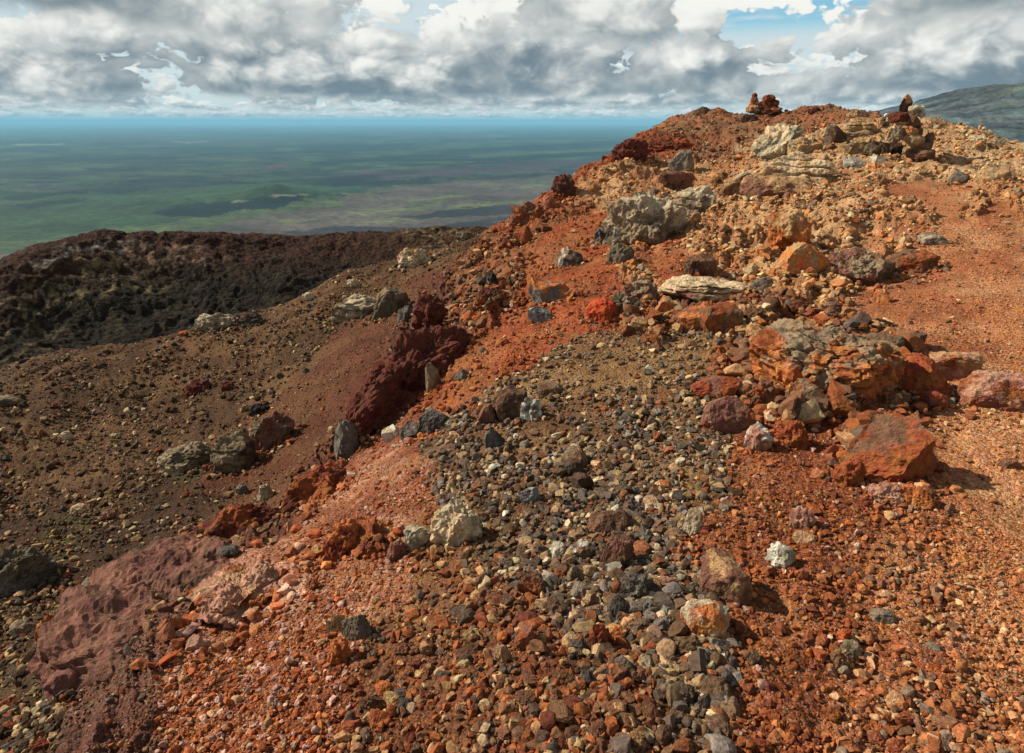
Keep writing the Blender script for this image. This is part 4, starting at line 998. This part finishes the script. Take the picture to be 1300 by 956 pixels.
# the largest ones, inside the picture and apart from the named rocks, are things of their own
order = np.argsort(-S['px'])
big = []
for a in order:
    if len(big) >= 150: break
    if not (4 < S['u'][a] < 1296 and 140 < S['v'][a] < 952): continue
    if any((S['x'][a] - S['x'][b]) ** 2 + (S['y'][a] - S['y'][b]) ** 2 < (.45 * (S['s'][a] + S['s'][b])) ** 2 for b in big): continue
    if (((S['u'][a] - hero_px[:, 0]) / (.5 * hero_px[:, 2] + .4 * S['px'][a])) ** 2 + ((S['v'][a] - hero_px[:, 1]) / (.5 * hero_px[:, 3] + .4 * S['px'][a])) ** 2 < 1).any(): continue
    big.append(a)
big = np.array(big)
refs = [h[5] for h in HEROES]
SHAPES = [('angular', 'angular'), ('angular', 'sharp-edged'), ('block', 'blocky'), ('lumpy', 'lumpy'), ('round', 'rounded'), ('slab', 'flat'), ('ragged', 'rough')]
used = set()
ZGROUP = {'gravel': 'loose stones in the gravel patch', 'fine': 'loose stones in the gravel patch', 'rubble': 'loose stones in the gravel patch', 'trail': 'stones lying on the trail', 'grit': 'stones lying on the red grit'}
def side(du, dv):
    if abs(du) > 1.3 * abs(dv): return 'right of' if du > 0 else 'left of'
    return 'in front of' if dv > 0 else 'behind'
for k, a in enumerate(big):
    sh, word = SHAPES[int(RNG.integers(len(SHAPES)))]
    s = S['s'][a] * 1.05; r = np.random.default_rng(9000 + k)
    dims = (s * r.uniform(.95, 1.2), s * r.uniform(.7, 1.0), s * r.uniform(.55, .85) * (.6 if sh == 'slab' else 1))
    p, f, nn, o = rock_shape(sh, 9000 + k, 4 if S['px'][a] > 13 else 3, dims)
    c = cols[a]; c2 = c * r.uniform(.6, 1.3) + r.uniform(-.012, .02)
    ob = build_mesh('stone', p, f, rock_colour(p, nn, o, dims, c, np.clip(c2, .01, .8), None, .3), ROCK, False)
    ob.location = (S['x'][a], S['y'][a], S['z'][a] + dims[2] * .16)
    ob.rotation_euler = (r.uniform(-.25, .25), r.uniform(-.25, .25), r.uniform(0, 6.28))
    dpx = np.hypot(S['u'][a] - hero_px[:, 0], (S['v'][a] - hero_px[:, 1]))
    near = np.argsort(dpx)[:6]
    label = None
    for j in near[:3]:
        for j2 in near:
            if j2 == j or label: continue
            t = f"{words[a]} {word} stone {side(S['u'][a] - hero_px[j, 0], S['v'][a] - hero_px[j, 1])} the {refs[j]}, towards the {refs[j2]}"
            if t not in used and len(t.split()) <= 16: label = t
    used.add(label)
    thing(ob, label, 'stone', ZGROUP.get(ZK[S['zone'][a]], 'loose stones on the hillsides'))

# everything smaller: one mass of gravel
rest = np.ones(n, bool); rest[big] = False
def templates(sub, count, seed):
    out = []
    for k in range(count):
        r = np.random.default_rng(seed + k); p, f = ico(sub)
        if sub == 1: p = p * r.uniform(.65, 1.15, (len(p), 1))
        else:
            p = cut_planes(p, r, 10, .36, .8); p = p * (1 + .12 * perlin3(p * 1.9 + r.uniform(0, 40, 3)))[:, None]
        out.append(unit(p))
    return out, f
V, Fc, C = [], [], []; off = 0
for sub, lo, hi, cnt in ((1, 0, 4.2, 14), (2, 4.2, 11, 26), (3, 11, 999, 30)):
    T, tf = templates(sub, cnt, 400 + sub * 50)
    sel = np.where(rest & (S['px'] > lo) & (S['px'] <= hi))[0]
    tid = RNG.integers(cnt, size=len(sel))
    for t in range(cnt):
        q = sel[tid == t]; m = len(q)
        if not m: continue
        sc3 = S['s'][q][:, None] * RNG.uniform(.7, 1.15, (m, 3)); sc3[:, 2] *= RNG.uniform(.6, 1.0, m)
        Rm = rot_random(RNG, m)
        pv = np.einsum('mij,mnj->mni', Rm, T[t][None] * sc3[:, None, :])
        pv[..., 2] *= .85
        pv += np.stack([S['x'][q], S['y'][q], S['z'][q] + .2 * S['s'][q]], 1)[:, None]
        nv = len(T[t])
        V.append(pv.reshape(-1, 3)); Fc.append((tf[None] + (off + np.arange(m) * nv)[:, None, None]).reshape(-1, 3))
        cc = np.repeat(cols[q][:, None], nv, 1)
        if sub > 1: cc = cc * RNG.uniform(.82, 1.18, (m, nv, 1))
        C.append(cc.reshape(-1, 3)); off += m * nv
gravel = build_mesh('gravel', np.concatenate(V), np.concatenate(Fc), np.concatenate(C), GRAVEL, False)
gravel['kind'] = 'stuff'
thing(gravel, 'loose volcanic gravel strewn over the ridge, the trail and the slopes', 'gravel')
print('stones', n, 'gravel faces', sum(len(x) for x in Fc), 'px range of things', S['px'][big].min(), S['px'][big].max())

# ------------------------------------------------------------------ haze over the plain
bm = bmesh.new(); bmesh.ops.create_cube(bm, size=1.0)
me = bpy.data.meshes.new('haze'); bm.to_mesh(me); bm.free()
haze = bpy.data.objects.new('haze', me); COL.objects.link(haze)
ztop, zbot = float(mz.max()) + 25.0, float(min(pz.min(), mz.min())) - 1.0
haze.scale = (960000, 960000, ztop - zbot); haze.location = (0, 0, (ztop + zbot) / 2)
haze['kind'] = 'stuff'; haze['label'] = 'blue haze lying over the distant plain'; haze['category'] = 'haze'
hm = bpy.data.materials.new('haze_air'); hm.use_nodes = True; hn_ = hm.node_tree; hn_.nodes.clear()
ho = hn_.nodes.new('ShaderNodeOutputMaterial'); hv = hn_.nodes.new('ShaderNodeVolumePrincipled')
hv.inputs['Color'].default_value = (.31, .72, 1.0, 1); hv.inputs['Density'].default_value = 1.55e-5; hv.inputs['Anisotropy'].default_value = 0.0
hn_.links.new(hv.outputs[0], ho.inputs['Volume']); me.materials.append(hm)

# ------------------------------------------------------------------ sun and sky
SUN_AZ, SUN_EL = math.radians(-74), math.radians(37)
sd_ = Vector((math.sin(SUN_AZ) * math.cos(SUN_EL), math.cos(SUN_AZ) * math.cos(SUN_EL), math.sin(SUN_EL)))
sl = bpy.data.lights.new('sun', 'SUN'); sl.energy = 5.0; sl.angle = math.radians(.5); sl.color = (1.0, .90, .75)
so = bpy.data.objects.new('sun', sl); COL.objects.link(so); so.rotation_euler = sd_.to_track_quat('Z', 'Y').to_euler(); so.location = (0, 0, 50)

world = bpy.data.worlds.new('World'); SC.world = world; world.use_nodes = True
wt = world.node_tree; wt.nodes.clear(); g = G(wt)
wo = wt.nodes.new('ShaderNodeOutputWorld'); bg = wt.nodes.new('ShaderNodeBackground'); wt.links.new(bg.outputs[0], wo.inputs[0])
STR = 0.09
bg.inputs['Strength'].default_value = STR
sky = wt.nodes.new('ShaderNodeTexSky'); sky.sky_type = 'NISHITA'; sky.sun_disc = False
sky.sun_elevation = SUN_EL; sky.sun_rotation = SUN_AZ; sky.altitude = 1500; sky.air_density = 1.0; sky.dust_density = .6; sky.ozone_density = 1.5
tc = wt.nodes.new('ShaderNodeTexCoord'); sx_ = wt.nodes.new('ShaderNodeSeparateXYZ'); wt.links.new(tc.outputs['Generated'], sx_.inputs[0])
dx_, dy_, dz_ = sx_.outputs
azn = g.m('ARCTAN2', dx_, dy_)
hor = g.m('SQRT', g.m('ADD', g.m('MULTIPLY', dx_, dx_), g.m('MULTIPLY', dy_, dy_)))
eln = g.m('DIVIDE', dz_, g.m('MAXIMUM', hor, .02))
XN = g.m('MULTIPLY', azn, 9.3); YN = g.m('MULTIPLY', eln, 9.83)     # about 100 photo pixels per unit
def ux(u): return math.atan((u - 650) / 930.0) * 9.3


def cloud_row(col, base, height, size, seed, thr, bumps=(), soft=.10, stretch=1.7, dark=(.30, .345, .375), lite=(.84, .84, .80), basew=.05, opacity=1.0, haze_=0.0, tone=0.0, gain=1.0):
    """one bank of cumulus: flat base at a given height over the horizon, billowing tops, lit from the left"""
    k = 1.0 / size
    lowx = g.m('ADD', g.m('MULTIPLY', XN, k), seed); lowy = g.m('MULTIPLY', YN, k * stretch)
    wv = g.xyz(g.m('MULTIPLY', lowx, 1.0), lowy, 0)
    wn = wt.nodes.new('ShaderNodeTexNoise'); wn.noise_dimensions = '2D'; wt.links.new(wv, wn.inputs['Vector'])
    wn.inputs['Scale'].default_value = 1.9; wn.inputs['Detail'].default_value = 3; wn.inputs['Roughness'].default_value = .6
    ws = wt.nodes.new('ShaderNodeSeparateColor'); wt.links.new(wn.outputs['Color'], ws.inputs[0])
    wx = g.m('MULTIPLY', g.m('SUBTRACT', ws.outputs[0], .5), .22); wy = g.m('MULTIPLY', g.m('SUBTRACT', ws.outputs[1], .5), .22)
    def dens(ox, oy, det, vdet):
        v = g.xyz(g.m('ADD', g.m('ADD', lowx, ox), wx), g.m('ADD', g.m('ADD', lowy, oy), wy), 0)
        nz = g.noise(v, 1.0, det, .6, '2D')
        vo = g.vor(v, 1.75, 'SMOOTH_F1', '2D', vdet, .58, .45)
        return g.m('SUBTRACT', nz, g.m('MULTIPLY', vo, .50))
    d0 = dens(0, 0, 9, 4.0); d1 = dens(-.07, .09, 5, 3.0); d2 = dens(-.26, .36, 2, 0.0)
    yb = g.m('SUBTRACT', YN, base)
    wob = g.m('MULTIPLY', g.m('SUBTRACT', d0, .28), basew * 3.0)
    up = g.m('MULTIPLY', g.m('MAXIMUM', yb, 0.0), .30 / height)
    sh = g.m('SUBTRACT', d0, up)
    for (u0, wd, am) in bumps:
        tt = g.m('DIVIDE', g.m('SUBTRACT', XN, ux(u0)), wd)
        sh = g.m('ADD', sh, g.m('MULTIPLY', g.m('EXPONENT', g.m('MULTIPLY', g.m('MULTIPLY', tt, tt), -1.0)), am))
    thr = thr - .115
    a = g.ss(sh, thr, thr + soft * .6)
    a = g.m('MULTIPLY', a, g.ss(g.m('ADD', yb, wob), -basew, basew * .8))
    a = g.m('MULTIPLY', a, opacity)
    lit = g.m('ADD', g.m('MULTIPLY', g.m('SUBTRACT', d0, d1), 1.5 * gain), g.m('MULTIPLY', g.m('SUBTRACT', d0, d2), 1.0 * gain))
    hgt = g.ss(g.m('ADD', yb, g.m('MULTIPLY', g.m('SUBTRACT', d0, .3), height * .8)), 0.0, height * .95, -.12, .66)
    edge = g.ss(sh, thr, thr + .26, .30, 0.0)                          # thin rims let the light through
    b = g.m('ADD', g.m('ADD', hgt, lit), g.m('ADD', edge, .20 + tone))
    b = g.m('ADD', b, g.m('MULTIPLY', g.m('SUBTRACT', ws.outputs[2], .5), .55))
    b = g.ss(b, -.72, 1.0, 0.0, 1.0)
    cc = g.mix(b, tuple((.73 * c / STR) for c in dark), tuple((.73 * c / STR) for c in lite))
    if haze_: cc = g.mix(haze_, cc, tuple(c / STR for c in (.60, .70, .73)))
    return g.mix(a, col, cc)


skyc = g.mix(1.0, sky.outputs[0], (.72, 1.06, 1.02), 'MULTIPLY')
col = skyc
veil = g.noise(g.xyz(g.m('MULTIPLY', XN, .45), g.m('MULTIPLY', YN, 2.6), 3.0), 1.0, 6, .6, '2D')
low = g.ss(YN, 0.0, 1.3, .95, .0)
gap = g.m('MULTIPLY', g.ss(g.m('ABSOLUTE', g.m('SUBTRACT', XN, ux(975))), 1.2, 2.2, 1.0, 0.0), g.ss(YN, .95, 1.25))
va = g.m('MAXIMUM', g.m('MAXIMUM', g.ss(veil, .40, .62, 0, .75), low), g.m('SUBTRACT', .9, g.m('MULTIPLY', gap, .9)))
col = g.mix(va, col, tuple(c / STR for c in (.47, .53, .55)))
col = cloud_row(col, .02, .14, .36, 11.3, -.12, (), .10, 2.4, (.33, .43, .48), (.90, .91, .88), .03, .95, .0)
col = cloud_row(col, .11, .16, .55, 3.7, -.03, (), .10, 2.3, (.28, .36, .40), (.92, .92, .87), .04, .95, .0)
col = cloud_row(col, .15, .48, .85, 25.1, -.05, ((500, .9, .12), (930, 1.5, .18), (1180, 1.2, .16), (60, 1, .1)), .24, 2.0, (.26, .32, .355), (.88, .88, .84), .05)
col = cloud_row(col, .25, 1.15, 2.0, 7.9, -.05, ((330, .75, .22), (680, 1.0, .20), (100, .9, .16), (940, .9, .14), (1200, .9, .12), (490, .5, .12)), .08, 1.5, (.17, .225, .265), (.93, .92, .87), .07)
col = cloud_row(col, .95, 1.9, 2.35, 41.7, .04, ((60, 1.1, .22), (290, 1.3, .18), (720, 1.0, .16), (1230, 1.2, .30), (1000, 1.0, -.26), (480, .7, -.14)), .14, 1.25, (.20, .25, .28), (.86, .86, .81), .2)
zen = g.noise(tc.outputs['Generated'], 3.5, 5, .6)
over = g.mix(g.ss(zen, .36, .56), sky.outputs[0], tuple(c / STR for c in (.22, .22, .21)))
# the drawn banks of cloud stand low over the horizon ahead; higher up and behind, a plainer broken cover
low_ = g.mix(g.ss(eln, -.02, .0), tuple(c / STR for c in (.16, .20, .20)), tuple(c / STR for c in (.52, .56, .56)))
bg2 = wt.nodes.new('ShaderNodeBackground'); bg2.inputs['Strength'].default_value = STR
wt.links.new(g.mix(g.ss(eln, .10, .5), low_, over), bg2.inputs['Color'])
wt.links.new(col, bg.inputs['Color'])
inside = g.m('MULTIPLY', g.m('MULTIPLY', g.ss(eln, .40, .26), g.ss(eln, -.025, -.01)), g.ss(g.m('ABSOLUTE', azn), 1.25, 1.0))
mx_ = wt.nodes.new('ShaderNodeMixShader'); wt.links.new(inside, mx_.inputs[0]); wt.links.new(bg2.outputs[0], mx_.inputs[1]); wt.links.new(bg.outputs[0], mx_.inputs[2])
wt.links.new(mx_.outputs[0], wo.inputs[0])

# ------------------------------------------------------------------ render settings
SC.render.engine = 'CYCLES'
cy_ = SC.cycles
cy_.max_bounces = 3; cy_.diffuse_bounces = 2; cy_.glossy_bounces = 1; cy_.transmission_bounces = 1; cy_.volume_bounces = 0
cy_.use_denoising = True; cy_.denoising_input_passes = 'RGB_ALBEDO_NORMAL'; cy_.denoising_prefilter = 'ACCURATE'
try: cy_.denoiser = 'OPENIMAGEDENOISE'
except Exception: pass
cy_.use_adaptive_sampling = True; cy_.adaptive_threshold = 0.02
world.cycles.sampling_method = 'MANUAL'; world.cycles.sample_map_resolution = 512
vs = SC.view_settings
vs.view_transform = 'Standard'; vs.look = 'None'; vs.exposure = 0.48; vs.gamma = 1.0
SC.display_settings.display_device = 'sRGB'
